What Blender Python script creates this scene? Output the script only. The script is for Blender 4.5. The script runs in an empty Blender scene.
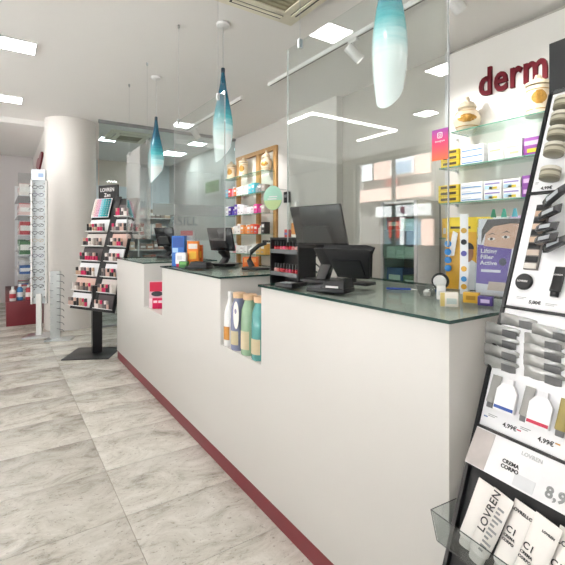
import bpy, bmesh, math, random
from mathutils import Vector, Matrix
random.seed(7)
C = bpy.context.scene.collection
sc = bpy.context.scene

# ---------------------------------------------------------------- camera, world, sun, exposure
F, CX, HZ, H = 421.0, 282.5, 236.0, 1.3          # focal (px), centre column, horizon row, eye height (m)
YAW = math.atan2(280.5, 421.0)                    # camera heading, turned from +Y (along the counter) to +X
cc, ss = math.cos(YAW), math.sin(YAW)
cam_d = bpy.data.cameras.new('camera'); cam = bpy.data.objects.new('camera', cam_d); C.objects.link(cam)
cam.location = (0, 0, H); cam.rotation_euler = (math.pi/2, 0, -YAW)
cam_d.sensor_width = 36.0; cam_d.lens = 36.0*F/565.0; cam_d.shift_y = -(282.5-HZ)/565.0
cam_d.clip_start = .02
sc.camera = cam
sc.view_settings.view_transform = 'Standard'; sc.view_settings.look = 'None'
sc.view_settings.gamma = 1; sc.view_settings.use_curve_mapping = False
sc.view_settings.exposure = -0.2
PANEL_L = 40.0                                     # radiance of the ceiling panels
SPOT_W = 55.0
w = bpy.data.worlds.new('world'); sc.world = w; w.use_nodes = True
bg = w.node_tree.nodes['Background']; bg.inputs[0].default_value = (.92, .95, 1, 1); bg.inputs[1].default_value = 2.2
sun_d = bpy.data.lights.new('sun', 'SUN'); sun_d.energy = 82.0; sun_d.angle = .02; sun_d.color = (1, .985, .985)
sun = bpy.data.objects.new('sun', sun_d); C.objects.link(sun)
sun.rotation_euler = Vector((-.30, -.25, -.92)).to_track_quat('-Z', 'Y').to_euler()
sun.location = (6, 0, 12)

# ---------------------------------------------------------------- helpers
def ray(u, v):
    r = (u-CX)/F
    return Vector((cc*r+ss, -ss*r+cc, (HZ-v)/F))
EYE = Vector((0, 0, H))
def at(u, v, f): return EYE + ray(u, v)*f
def onx(u, v, X): d = ray(u, v); return EYE + d*(X/d.x)
def ony(u, v, Y): d = ray(u, v); return EYE + d*(Y/d.y)
def onz(u, v, Z): d = ray(u, v); return EYE + d*((Z-H)/d.z)
def lin(h):
    h = h.lstrip('#'); o = []
    for i in (0, 2, 4):
        c = int(h[i:i+2], 16)/255
        o.append(c/12.92 if c <= .04045 else ((c+.055)/1.055)**2.4)
    return (*o, 1)
MATS = {}
def mat(name, col='#ffffff', rough=.5, metal=0, var=.06, scale=40, bump=0, spec=.5, emis=None, estr=0, sheen=0):
    """procedural: a principled surface whose colour wanders a little with a noise texture"""
    if name in MATS: return MATS[name]
    m = bpy.data.materials.new(name); m.use_nodes = True; nt = m.node_tree; b = nt.nodes['Principled BSDF']
    c = lin(col) if isinstance(col, str) else (*col[:3], 1)
    tc = nt.nodes.new('ShaderNodeTexCoord'); nz = nt.nodes.new('ShaderNodeTexNoise'); nz.inputs['Scale'].default_value = scale
    nt.links.new(tc.outputs['Object'], nz.inputs['Vector'])
    mx = nt.nodes.new('ShaderNodeMix'); mx.data_type = 'RGBA'
    mx.inputs[6].default_value = tuple(min(1, x*(1-var)) for x in c[:3])+(1,)
    mx.inputs[7].default_value = tuple(min(1, x*(1+var)) for x in c[:3])+(1,)
    nt.links.new(nz.outputs['Fac'], mx.inputs[0]); nt.links.new(mx.outputs[2], b.inputs['Base Color'])
    b.inputs['Roughness'].default_value = rough; b.inputs['Metallic'].default_value = metal
    b.inputs['Specular IOR Level'].default_value = spec
    if bump:
        bp = nt.nodes.new('ShaderNodeBump'); bp.inputs['Strength'].default_value = bump; bp.inputs['Distance'].default_value = .002
        nt.links.new(nz.outputs['Fac'], bp.inputs['Height']); nt.links.new(bp.outputs[0], b.inputs['Normal'])
    if emis:
        b.inputs['Emission Color'].default_value = lin(emis) if isinstance(emis, str) else (*emis, 1)
        b.inputs['Emission Strength'].default_value = estr
    MATS[name] = m; return m
def col(h, rough=.45):                               # quick coloured plastic / paper
    return mat('tint_'+h.strip('#')+('' if rough == .45 else '_%d' % int(rough*100)), h, rough)
def glass(name, tint='#ffffff', rough=0.0, ior=1.5, gain=1.0, haze=0.0):
    """thin clear sheet: transparent body, Fresnel reflection, optional haze (frosting)"""
    if name in MATS: return MATS[name]
    m = bpy.data.materials.new(name); m.use_nodes = True; nt = m.node_tree; nt.nodes.clear()
    out = nt.nodes.new('ShaderNodeOutputMaterial'); tr = nt.nodes.new('ShaderNodeBsdfTransparent'); gl = nt.nodes.new('ShaderNodeBsdfGlossy')
    fr = nt.nodes.new('ShaderNodeFresnel'); fr.inputs[0].default_value = ior; mx = nt.nodes.new('ShaderNodeMixShader')
    tr.inputs[0].default_value = lin(tint); gl.inputs['Roughness'].default_value = rough
    mu = nt.nodes.new('ShaderNodeMath'); mu.operation = 'MULTIPLY'; mu.inputs[1].default_value = gain; mu.use_clamp = True
    nt.links.new(fr.outputs[0], mu.inputs[0])
    ge = nt.nodes.new('ShaderNodeNewGeometry'); mr = nt.nodes.new('ShaderNodeMapRange')      # same Fresnel on entry and exit faces
    mr.inputs[3].default_value = ior; mr.inputs[4].default_value = 1/ior
    nt.links.new(ge.outputs['Backfacing'], mr.inputs[0]); nt.links.new(mr.outputs[0], fr.inputs[0])
    body = tr.outputs[0]
    if haze:
        df = nt.nodes.new('ShaderNodeBsdfDiffuse'); df.inputs[0].default_value = (.8, .82, .82, 1)
        m2 = nt.nodes.new('ShaderNodeMixShader'); m2.inputs[0].default_value = haze
        nt.links.new(tr.outputs[0], m2.inputs[1]); nt.links.new(df.outputs[0], m2.inputs[2]); body = m2.outputs[0]
    nt.links.new(mu.outputs[0], mx.inputs[0]); nt.links.new(body, mx.inputs[1]); nt.links.new(gl.outputs[0], mx.inputs[2])
    nt.links.new(mx.outputs[0], out.inputs[0])
    MATS[name] = m; return m

class Frame:
    def __init__(s, o=(0, 0, 0), ex=(1, 0, 0), ey=(0, 1, 0), ez=None):
        s.o = Vector(o); s.x = Vector(ex).normalized(); s.y = Vector(ey).normalized()
        s.z = Vector(ez).normalized() if ez is not None else s.x.cross(s.y).normalized()
    def p(s, x, y, z=0): return s.o + s.x*x + s.y*y + s.z*z
    def pix(s, u, v):
        d = ray(u, v); t = (s.o-EYE).dot(s.z)/d.dot(s.z); q = EYE+d*t-s.o
        return q.dot(s.x), q.dot(s.y)
    def sub(s, x, y, z, rz=0, tilt=0):
        f = Frame(s.p(x, y, z), s.x*math.cos(rz)+s.y*math.sin(rz), s.y*math.cos(rz)-s.x*math.sin(rz), s.z)
        if tilt:
            f = Frame(f.o, f.x, f.y*math.cos(tilt)+f.z*math.sin(tilt), f.z*math.cos(tilt)-f.y*math.sin(tilt))
        return f
    def upright(s, x, y, z):                          # same spot, its z axis along this frame's y (things that stand on a ledge)
        return Frame(s.p(x, y, z), s.x, -s.z, s.y)
W = Frame()
def yawframe(x, y, z, a):
    return Frame((x, y, z), (math.cos(a), math.sin(a), 0), (-math.sin(a), math.cos(a), 0))

class MB:
    def __init__(s): s.v = []; s.f = []; s.m = []; s.sm = []; s.mats = []
    def mi(s, m):
        if m not in s.mats: s.mats.append(m)
        return s.mats.index(m)
    def add(s, vs, fs, m, fr=W, smooth=False):
        k = len(s.v); i = s.mi(m)
        s.v += [fr.p(*v) for v in vs]
        for f in fs: s.f.append([k+j for j in f]); s.m.append(i); s.sm.append(smooth)
        return s
    def box(s, x0, x1, y0, y1, z0, z1, m, fr=W, taper=1.0):
        mx, my = (x0+x1)/2, (y0+y1)/2
        T = lambda x, y, z: (mx+(x-mx)*taper, my+(y-my)*taper, z)
        vs = [(x0, y0, z0), (x1, y0, z0), (x1, y1, z0), (x0, y1, z0), T(x0, y0, z1), T(x1, y0, z1), T(x1, y1, z1), T(x0, y1, z1)]
        return s.add(vs, [(3, 2, 1, 0), (4, 5, 6, 7), (0, 1, 5, 4), (1, 2, 6, 5), (2, 3, 7, 6), (3, 0, 4, 7)], m, fr)
    def slab(s, poly, z0, z1, m, fr=W, mside=None, smooth=False):   # prism of a local xy outline
        n = len(poly)
        s.add([(x, y, z0) for x, y in poly], [list(range(n))[::-1]], m, fr)
        s.add([(x, y, z1) for x, y in poly], [list(range(n))], m, fr)
        s.add([(x, y, z0) for x, y in poly]+[(x, y, z1) for x, y in poly], [(i, (i+1) % n, n+(i+1) % n, n+i) for i in range(n)], mside or m, fr, smooth)
        return s
    def lathe(s, prof, m, fr=W, x=0, y=0, z=0, n=16, sx=1, sy=1, cap=True, shear=None):
        vs = []; fs = []; ms = m if callable(m) else None
        for j, (r, h) in enumerate(prof):
            for i in range(n):
                a = 2*math.pi*i/n
                dz = shear(a, r, h) if shear else 0
                vs.append((x+r*math.cos(a)*sx, y+r*math.sin(a)*sy, z+h+dz))
        for j in range(len(prof)-1):
            for i in range(n): fs.append((j*n+i, j*n+(i+1) % n, (j+1)*n+(i+1) % n, (j+1)*n+i))
        s.add(vs, fs, m, fr, True)
        if cap:
            k = len(s.v)-len(vs); i = s.mi(m)
            if prof[0][0] > 1e-5: s.f.append([k+q for q in range(n)][::-1]); s.m.append(i); s.sm.append(False)
            if prof[-1][0] > 1e-5: s.f.append([k+(len(prof)-1)*n+q for q in range(n)]); s.m.append(i); s.sm.append(False)
        return s
    def tube(s, pts, r, m, fr=W, n=8):
        P = [fr.p(*p) for p in pts]; vs = []; fs = []
        for j, p in enumerate(P):
            d = (P[min(j+1, len(P)-1)]-P[max(j-1, 0)]).normalized()
            a = d.cross(Vector((0, 0, 1)))
            if a.length < 1e-3: a = d.cross(Vector((1, 0, 0)))
            a.normalize(); b = d.cross(a)
            rr = r[j] if isinstance(r, (list, tuple)) else r
            vs += [p+(a*math.cos(2*math.pi*i/n)+b*math.sin(2*math.pi*i/n))*rr for i in range(n)]
        for j in range(len(P)-1):
            for i in range(n): fs.append((j*n+i, j*n+(i+1) % n, (j+1)*n+(i+1) % n, (j+1)*n+i))
        fs.append(list(range(n))[::-1]); fs.append([(len(P)-1)*n+q for q in range(n)])
        return s.add(vs, fs, m, W, True)
    def loft(s, rings, m, fr=W, smooth=True, caps=True):          # rings of equal length, local coordinates
        n = len(rings[0]); vs = [p for r in rings for p in r]; fs = []
        for j in range(len(rings)-1):
            for i in range(n): fs.append((j*n+i, j*n+(i+1) % n, (j+1)*n+(i+1) % n, (j+1)*n+i))
        if caps: fs.append(list(range(n))[::-1]); fs.append([(len(rings)-1)*n+q for q in range(n)])
        return s.add(vs, fs, m, fr, smooth)
    def quad(s, a, b, c_, d, m, fr=W): return s.add([a, b, c_, d], [(0, 1, 2, 3)], m, fr)
    def mesh(s, name, o, bevel=0):
        me = bpy.data.meshes.new(name); me.from_pydata([v-o for v in s.v], [], s.f)
        for m in s.mats: me.materials.append(m)
        me.polygons.foreach_set('material_index', s.m); me.polygons.foreach_set('use_smooth', s.sm)
        bm = bmesh.new(); bm.from_mesh(me); bmesh.ops.recalc_face_normals(bm, faces=bm.faces)
        if bevel:
            bmesh.ops.remove_doubles(bm, verts=bm.verts, dist=1e-5)
            es = [e for e in bm.edges if len(e.link_faces) == 2 and e.calc_face_angle(0) > .6]
            bmesh.ops.bevel(bm, geom=es, offset=bevel, segments=2, profile=.5, affect='EDGES', clamp_overlap=True)
        bm.to_mesh(me); bm.free()
        try: me.set_sharp_from_angle(angle=.7)
        except Exception: pass
        return me
    def build(s, name, parent=None, bevel=0, label=None, cat=None, group=None, kind=None):
        if parent is None:
            xs = [v.x for v in s.v]; ys = [v.y for v in s.v]; zs = [v.z for v in s.v]
            o = Vector(((min(xs)+max(xs))/2, (min(ys)+max(ys))/2, min(zs)))
        else:
            o = world_loc(parent)
        ob = bpy.data.objects.new(name, s.mesh(name, o, bevel)); C.objects.link(ob)
        if parent is None: ob.location = o
        else: ob.parent = parent
        return tag(ob, label, cat, group, kind)
def world_loc(o):
    p = Vector(o.location)
    while o.parent: o = o.parent; p += Vector(o.location)
    return p
def tag(o, label=None, cat=None, group=None, kind=None):
    if label: o['label'] = label
    if cat: o['category'] = cat
    if group: o['group'] = group
    if kind: o['kind'] = kind
    return o
def thing(name, loc, label, cat, group=None):
    o = bpy.data.objects.new(name, None); C.objects.link(o); o.location = loc; o.empty_display_size = .05
    return tag(o, label, cat, group)
def struct(name, mb, parent=None, bevel=0): return mb.build(name, parent, bevel, kind='structure' if parent is None else None)
def dup(o, delta, label=None, parent=None):
    """copy a thing, its parts and sub-parts; moved by delta"""
    n = o.copy(); C.objects.link(n)
    if parent is None: n.location = Vector(o.location)+Vector(delta)
    else: n.parent = parent
    if label: n['label'] = label
    for ch in list(o.children): dup(ch, (0, 0, 0), None, n)
    return n
TXT = {}
def text(parent, body, size, fr, x, y, z, m, depth=.0004, bold=0, align='LEFT', name='lettering', sx=1.0, space=1.06):
    cu = bpy.data.curves.new('t', 'FONT'); cu.body = body; cu.size = size; cu.extrude = depth; cu.offset = min(bold, size*.035); cu.align_x = align; cu.space_character = space
    cu.resolution_u = 3
    to = bpy.data.objects.new('t', cu); me = bpy.data.meshes.new_from_object(to)
    bpy.data.objects.remove(to); bpy.data.curves.remove(cu)
    o = world_loc(parent) if parent else Vector((0, 0, 0))
    for v in me.vertices: v.co = fr.p(x+v.co.x*sx, y+v.co.y, z+v.co.z+depth) - o
    me.materials.clear(); me.materials.append(m); me.name = name
    ob = bpy.data.objects.new(name, me); C.objects.link(ob)
    if parent: ob.parent = parent
    return ob
ORD = ['first', 'second', 'third', 'fourth', 'fifth', 'sixth', 'seventh', 'eighth', 'ninth', 'tenth', 'eleventh', 'twelfth', 'thirteenth', 'fourteenth', 'fifteenth', 'sixteenth']

# ---------------------------------------------------------------- materials
M_wall = mat('wall_paint', '#dedad5', .7, var=.015, scale=3)
M_ceil = mat('ceiling_paint', '#f4f1ee', .8, var=.01, scale=2)
M_white = mat('white_laminate', '#d3d0cb', .38, var=.012, scale=4)
M_kick = mat('dark_red_plinth', '#76262f', .4, var=.05)
M_red = mat('dark_red_letter', '#701a26', .6, spec=.2)
M_black = mat('black_plastic', '#1b1b1d', .32)
M_blackm = mat('black_matt', '#222224', .55)
M_grey = mat('grey_plastic', '#8d8e8e', .5)
M_alu = mat('brushed_aluminium', '#c9cacb', .3, metal=.8)
M_paint = mat('white_metal', '#ecebe9', .35)
M_wood = mat('pale_oak', '#c79a63', .45, var=.18, scale=18)
M_board = mat('white_board', '#eeeef0', .3, var=.01)
M_edge = mat('green_glass_edge', '#24413c', .08, var=.1)
M_edgel = mat('pale_green_glass_edge', '#5f9c86', .1, var=.1)
M_screen = glass('clear_screen', '#f7faf9', ior=1.52, gain=1.5)
M_top = glass('counter_glass', '#f0f5f3', ior=1.33, gain=.42)
M_shelf = glass('shelf_glass', '#e4f1ec', ior=1.5)
M_part = glass('partition_glass', '#edf5f6', ior=1.5)
M_frost = glass('frosted_band', '#f2f7f7', ior=1.4, haze=.28)
M_acr = glass('clear_acrylic', '#f6f8f8', ior=1.49)
M_panel = mat('lit_panel', '#ffffff', emis=(1, .99, .985), estr=PANEL_L)
def travertine():
    m = bpy.data.materials.new('travertine_tile'); m.use_nodes = True; nt = m.node_tree; b = nt.nodes['Principled BSDF']; N = nt.nodes.new; L = nt.links.new
    tc = N('ShaderNodeTexCoord'); oi = N('ShaderNodeObjectInfo'); off = N('ShaderNodeVectorMath'); off.operation = 'SCALE'
    cmb = N('ShaderNodeCombineXYZ'); cmb.inputs[0].default_value = 13.7; cmb.inputs[1].default_value = 7.3; cmb.inputs[2].default_value = 3.1
    L(cmb.outputs[0], off.inputs[0]); L(oi.outputs['Random'], off.inputs['Scale'])
    add = N('ShaderNodeVectorMath'); L(tc.outputs['Object'], add.inputs[0]); L(off.outputs[0], add.inputs[1])
    mp = N('ShaderNodeMapping'); mp.inputs['Scale'].default_value = (2.1, 3.2, 1); mp.inputs['Rotation'].default_value = (0, 0, .35); L(add.outputs[0], mp.inputs[0])
    n1 = N('ShaderNodeTexNoise'); n1.inputs['Scale'].default_value = 1.9; n1.inputs['Detail'].default_value = 9; n1.inputs['Roughness'].default_value = .74; n1.inputs['Distortion'].default_value = .7; L(mp.outputs[0], n1.inputs['Vector'])
    r1 = N('ShaderNodeValToRGB'); e = r1.color_ramp.elements
    e[0].position = .30; e[0].color = lin('#8f897d'); e[1].position = .62; e[1].color = lin('#d4d0c8')
    e2 = r1.color_ramp.elements.new(.47); e2.color = lin('#c2bdb3'); L(n1.outputs['Fac'], r1.inputs[0])
    n2 = N('ShaderNodeTexNoise'); n2.inputs['Scale'].default_value = 20; n2.inputs['Detail'].default_value = 5; n2.inputs['Roughness'].default_value = .75; L(mp.outputs[0], n2.inputs['Vector'])
    r2 = N('ShaderNodeValToRGB'); r2.color_ramp.elements[0].position = .34; r2.color_ramp.elements[0].color = (.30, .28, .25, 1); r2.color_ramp.elements[1].position = .42; r2.color_ramp.elements[1].color = (1, 1, 1, 1); L(n2.outputs['Fac'], r2.inputs[0])
    mx = N('ShaderNodeMix'); mx.data_type = 'RGBA'; mx.blend_type = 'MULTIPLY'; mx.inputs[0].default_value = .6; L(r1.outputs[0], mx.inputs[6]); L(r2.outputs[0], mx.inputs[7])
    hv = N('ShaderNodeHueSaturation'); mr = N('ShaderNodeMapRange'); mr.inputs[3].default_value = .93; mr.inputs[4].default_value = 1.05; L(oi.outputs['Random'], mr.inputs[0]); L(mr.outputs[0], hv.inputs['Value']); L(mx.outputs[2], hv.inputs['Color'])
    L(hv.outputs[0], b.inputs['Base Color']); b.inputs['Roughness'].default_value = .26
    return m
M_tile = travertine()
M_grout = mat('grout', '#a39b8e', .8)

# ---------------------------------------------------------------- the setting
ZC = 2.95
XL, XR, Y0, Y1 = -4.0, 3.36, -2.2, 9.8
floor = struct('floor', MB().box(XL-.2, 4.2, Y0-.2, Y1+.2, -.1, -.004, M_grout))
tm = None
for i in range(-6, 5):
    for j in range(-10, 18):
        x0, y0 = .48+.9*i, 2.03+.45*j
        if x0+.9 < XL or x0 > 3.9 or y0+.45 < Y0 or y0 > Y1: continue
        if tm is None:
            tm = MB().box(0, .8975, 0, .4475, -.004, 0, M_tile).mesh('tile', Vector((0, 0, 0)), .0008)
        t = bpy.data.objects.new('tile', tm); C.objects.link(t); t.parent = floor
        t.location = Vector((x0, y0, 0))-Vector(floor.location)
struct('ceiling', MB().box(XL-.2, 4.2, Y0-.2, Y1+.2, ZC, ZC+.15, M_ceil))
struct('trim_1', MB().box(XL, 1.0, 6.95, Y1, 2.87, ZC-.001, M_ceil))                       # dropped ceiling of the far bay
struct('wall_right', MB().box(XR, XR+.15, Y0, 3.76, 0, ZC-.001, mat('grey_paint', '#bdb8af', .7, var=.015)))
struct('wall_rack', MB().box(3.30, 3.75, 5.02, Y1, 0, ZC-.001, M_wall))
struct('wall_far', MB().box(XL, 3.75, Y1, Y1+.15, 0, ZC-.001, mat('far_wall_paint', '#d9d3d2', .7, var=.015)))
struct('wall_front', MB().box(XL, 3.5, Y0-.15, Y0, 0, ZC-.001, M_wall))
struct('wall_alcove', MB().box(.52, .66, 7.12, Y1-.001, 0, 2.869, M_wall))
pil = struct('wall_pillar', MB().box(3.27, 3.75, 3.762, 5.018, 0, ZC-.001, M_wall))
# left wall with the shop window that the clear screens mirror
WY0, WY1, WZ0, WZ1 = 4.62, 6.7, .12, 2.86
VY0, VY1 = -1.7, 4.2  # unseen second window, added for daylight on the counter and ceiling
lw = MB().box(XL-.2, XL, VY1, WY0, 0, ZC-.001, M_wall).box(XL-.2, XL, Y0, VY0, 0, ZC-.001, M_wall).box(XL-.2, XL, VY0, VY1, 0, WZ0, M_wall).box(XL-.2, XL, VY0, VY1, WZ1, ZC-.001, M_wall).box(XL-.2, XL, WY1, Y1, 0, ZC-.001, M_wall)
lw.box(XL-.2, XL, WY0, WY1, 0, WZ0, M_wall).box(XL-.2, XL, WY0, WY1, WZ1, ZC-.001, M_wall)
struct('wall_left', lw)
wn = MB()
for y in (WY0+.03, 5.66, WY1-.03): wn.box(XL-.12, XL-.06, y-.028, y+.028, WZ0+.001, WZ1-.001, M_grey)
for z in (WZ0+.03, WZ1-.03): wn.box(XL-.12, XL-.06, WY0+.06, WY1-.06, z-.028, z+.028, M_grey)
win = struct('window_1', wn)
for a, b in ((WY0+.06, 5.63), (5.69, WY1-.06)):
    MB().box(XL-.095, XL-.085, a, b, WZ0+.06, WZ1-.06, M_acr).build('pane', win)
w2 = MB()
for y in (VY0+.03, .25, 2.25, VY1-.03): w2.box(XL-.12, XL-.06, y-.028, y+.028, WZ0+.001, WZ1-.001, M_grey)
for z in (WZ0+.03, WZ1-.03): w2.box(XL-.12, XL-.06, VY0+.06, VY1-.06, z-.028, z+.028, M_grey)
win2 = struct('window_added', w2)
for a, b in ((VY0+.06, .22), (.28, 2.22), (2.28, VY1-.06)): MB().box(XL-.095, XL-.085, a, b, WZ0+.06, WZ1-.06, M_acr).build('pane', win2)
# round column
cb = MB().lathe([(.335, 0), (.335, ZC-.002)], mat('column_paint', '#e4dfda', .55, var=.01), x=.83, y=6.78, n=48)
struct('wall_column', cb)
# white fascia wall behind the shelves
fas = struct('wall_panel', MB().box(3.30, 3.358, -.6, 2.285, .02, 2.905, mat('fascia_white', '#eeebe6', .35, var=.01)))
MB().box(3.285, 3.358, 2.287, 2.32, .02, 2.93, M_alu).build('edge_profile', fas)
fr = Frame((3.299, 0, 0), (0, -1, 0), (0, 0, 1))
p0 = onx(479, 95, 3.29); p1 = onx(548, 95, 3.29)
lt = text(fas, 'derm', .31, fr, -p0.y, 2.452, 0, M_red, depth=.012, bold=.0065, name='raised_lettering', sx=.76, space=1.08)

# ---------------------------------------------------------------- glass partition with the back office behind it
part_y = 6.40
ps = MB()
ps.box(1.135, 3.298, part_y-.02, part_y+.02, ZC-.045, ZC-.002, M_grey)
ps.box(1.135, 3.298, part_y-.02, part_y+.02, .001, .03, M_grey)
part = ps.build('glass_partition', None, label='tall frameless glass partition wall beside the round column, back office behind', cat='partition')
edges = [1.14, 1.90, 2.62, 3.296]
for a, b in zip(edges, edges[1:]):
    pn = MB().box(a+.004, b-.004, part_y-.005, part_y+.005, .031, ZC-.046, M_part).build('pane', part)
MB().box(1.9, 3.29, part_y-.0075, part_y-.0055, 1.62, 1.80, M_frost).build('frosted_band', part)
fp = Frame((0, part_y-.0065, 0), (1, 0, 0), (0, 0, 1))
text(part, 'ASILL', .19, fp, 2.15, 1.47, 0, mat('etched_grey', '#93a5aa', .6), bold=.004, name='etched_lettering')
# office furniture seen through the glass
ow = mat('office_paint', '#e0eaee', .7, var=.01)
MB().box(1.2, 3.298, Y1-.02, Y1-.001, .001, ZC-.002, ow).build('wall_office', kind='structure')

# ---------------------------------------------------------------- ceiling fittings
def panel_light(x, y, z, label, s=.255):
    t = thing('ceiling_light', (x, y, z), label, 'ceiling light', 'square ceiling panel lights')
    h = s/2
    fm = MB()
    for a, b, c0, d in ((-h-.012, h+.012, -h-.012, -h), (-h-.012, h+.012, h, h+.012), (-h-.012, -h, -h, h), (h, h+.012, -h, h)):
        fm.box(x+a, x+b, y+c0, y+d, z-.012, z-.001, M_paint)
    fm.build('frame', t)
    MB().box(x-h, x+h, y-h, y+h, z-.009, z-.001, M_panel).build('diffuser', t)
panel_light(.115, 4.29, ZC, 'square lit ceiling panel at top left, the nearer of two')
panel_light(.07, 6.02, ZC, 'square lit ceiling panel at far left above the eyewear racks')
panel_light(1.5, 7.6, ZC, 'small lit ceiling panel seen through the glass partition')
panel_light(2.85, 8.2, ZC, 'added lit panel brightening the right rear of the back office', .4)  # extra panel, added to brighten the dim office
panel_light(2.9, 7.1, ZC, 'added lit panel brightening the office near the wooden rack')  # also added as fill light behind the partition
for k, (x, y) in enumerate(((.08, 2.62), (.08, .9), (.08, -.85), (-2.44, 3.63), (-1.33, 2.58), (-2.44, 1.6), (-2.44, -.4), (-1.33, .6), (2.75, -.6))):
    panel_light(x, y, ZC, 'square lit ceiling panel outside the picture, %s of its row' % ORD[k])
# LED line profile on the left ceiling (mirrored in the near screen)
led = thing('led_profile', (-1.95, 5.5, ZC), 'thin rectangular LED line light on the ceiling, mirrored in the near screen', 'ceiling light')
ML = mat('led_line', '#ffffff', emis=(1, .97, .92), estr=30)
for a, b, c0, d in ((-1.15, -1.13, 4.44, 6.94), (-2.79, -2.77, 4.44, 5.30), (-2.77, -1.15, 4.44, 4.46)):
    MB().box(a, b, c0, d, ZC-.03, ZC-.002, ML).build('led_strip', led)
# cassette air conditioners
def cassette(cx, cy, z, label):
    t = thing('air_conditioner', (cx, cy, z), label, 'air conditioner')
    M = mat('cassette_cream', '#ece6d2', .5); h = .345
    b = MB()
    b.slab([(-h, -h), (h, -h), (h, h), (-h, h)], z-.035-z, -.001, M, Frame((cx, cy, z)))
    b.build('body', t, .008)
    g = MB()
    for k in range(7): g.box(cx-.16, cx+.16, cy-.155+k*.047, cy-.155+k*.047+.026, z-.042, z-.036, mat('cassette_grille', '#a8a186', .6))
    g.box(cx-.185, cx+.185, cy-.185, cy+.185, z-.038, z-.0355, mat('cassette_dark', '#8c866c', .6))
    g.build('grille', t)
    f = MB(); e = .19
    for a, b_, c0, d in ((-e, e, -e, -e+.012), (-e, e, e-.012, e), (-e, -e+.012, -e, e), (e-.012, e, -e, e)): f.box(cx+a, cx+b_, cy+c0, cy+d, z-.046, z-.0355, M)
    f.build('grille_frame', t)
    for dx, dy, lx, ly in ((0, .272, .21, .024), (0, -.272, .21, .024), (.272, 0, .024, .21), (-.272, 0, .024, .21)):
        s_ = MB().box(cx+dx-lx, cx+dx+lx, cy+dy-ly, cy+dy+ly, z-.0365, z-.0352, M_black); s_.build('air_slot', t)
        q = MB().box(cx+dx-lx+.012, cx+dx+lx-.006, cy+dy-ly+.004, cy+dy+ly-.02, z-.043, z-.0366, M) if lx > ly else MB().box(cx+dx-lx+.004, cx+dx+lx-.02, cy+dy-ly+.012, cy+dy+ly-.006, z-.043, z-.0366, M)
        q.build('louvre', t)
cassette(1.51, 2.32, ZC, 'cream cassette air conditioner in the ceiling at top centre')
cassette(1.75, 7.2, ZC, 'cassette air conditioner on the ceiling behind the glass partition')
# track lights
def track(x, y0, y1, heads, label, where):
    t = thing('light_track', (x, (y0+y1)/2, ZC), label, 'light track', 'ceiling light tracks')
    MB().box(x-.018, x+.018, y0, y1, ZC-.035, ZC-.001, M_paint).build('rail', t)
    MB().box(x-.005, x+.005, y0+.02, y1-.02, ZC-.037, ZC-.0352, M_blackm).build('slot', t)
    for i, (hy, aim) in enumerate(heads):
        s_ = thing('spotlight', (x, hy, ZC-.037), 'white cylindrical spotlight on ceiling track, ' + where[i], 'spotlight', 'track spotlights')
        MB().box(x-.02, x+.02, hy-.05, hy+.05, ZC-.065, ZC-.038, M_paint).build('adapter', s_, .003)
        MB().tube([(x, hy, ZC-.066), (x, hy, ZC-.13)], .007, M_paint).build('stem', s_)
        o = Vector((x, hy, ZC-.15)); d = (Vector(aim)-o).normalized()
        a = d.cross(Vector((0, 0, 1))).normalized(); fr_ = Frame(o, a, d.cross(a), d)
        MB().lathe([(.01, -.075), (.042, -.07), (.042, .075), (.038, .082), (.034, .075), (.034, .05), (0, .05)], M_paint, fr_, n=20).build('barrel', s_)
        MB().lathe([(0, .051), (.032, .052), (.032, .055), (0, .056)], mat('spot_lens', '#ffffff', emis=(1, .95, .88), estr=12), fr_, n=16).build('lens', s_)
        ld = bpy.data.lights.new('spot_lamp', 'SPOT'); ld.energy = SPOT_W; ld.spot_size = 1.4; ld.spot_blend = .8; ld.shadow_soft_size = .03; ld.color = (1, .97, .95)
        lo = bpy.data.objects.new('spot_lamp', ld); C.objects.link(lo); lo.parent = s_
        lo.location = o+d*.09-Vector(s_.location); lo.rotation_euler = d.to_track_quat('-Z', 'Y').to_euler()
track(2.40, 1.35, 3.86, [(2.55, (3.3, 2.0, 1.7)), (1.63, (3.3, 1.4, 1.9))], 'white ceiling track above the near counter', ['right of the near lamp\'s top', 'top right near the raised red lettering'])
track(2.36, 4.40, 6.25, [(5.05, (3.5, 5.4, 1.5)), (5.85, (3.5, 6.0, 1.5))], 'white ceiling track in front of the wooden rack', ['nearer one on the far track', 'farther one on the far track'])
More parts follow.
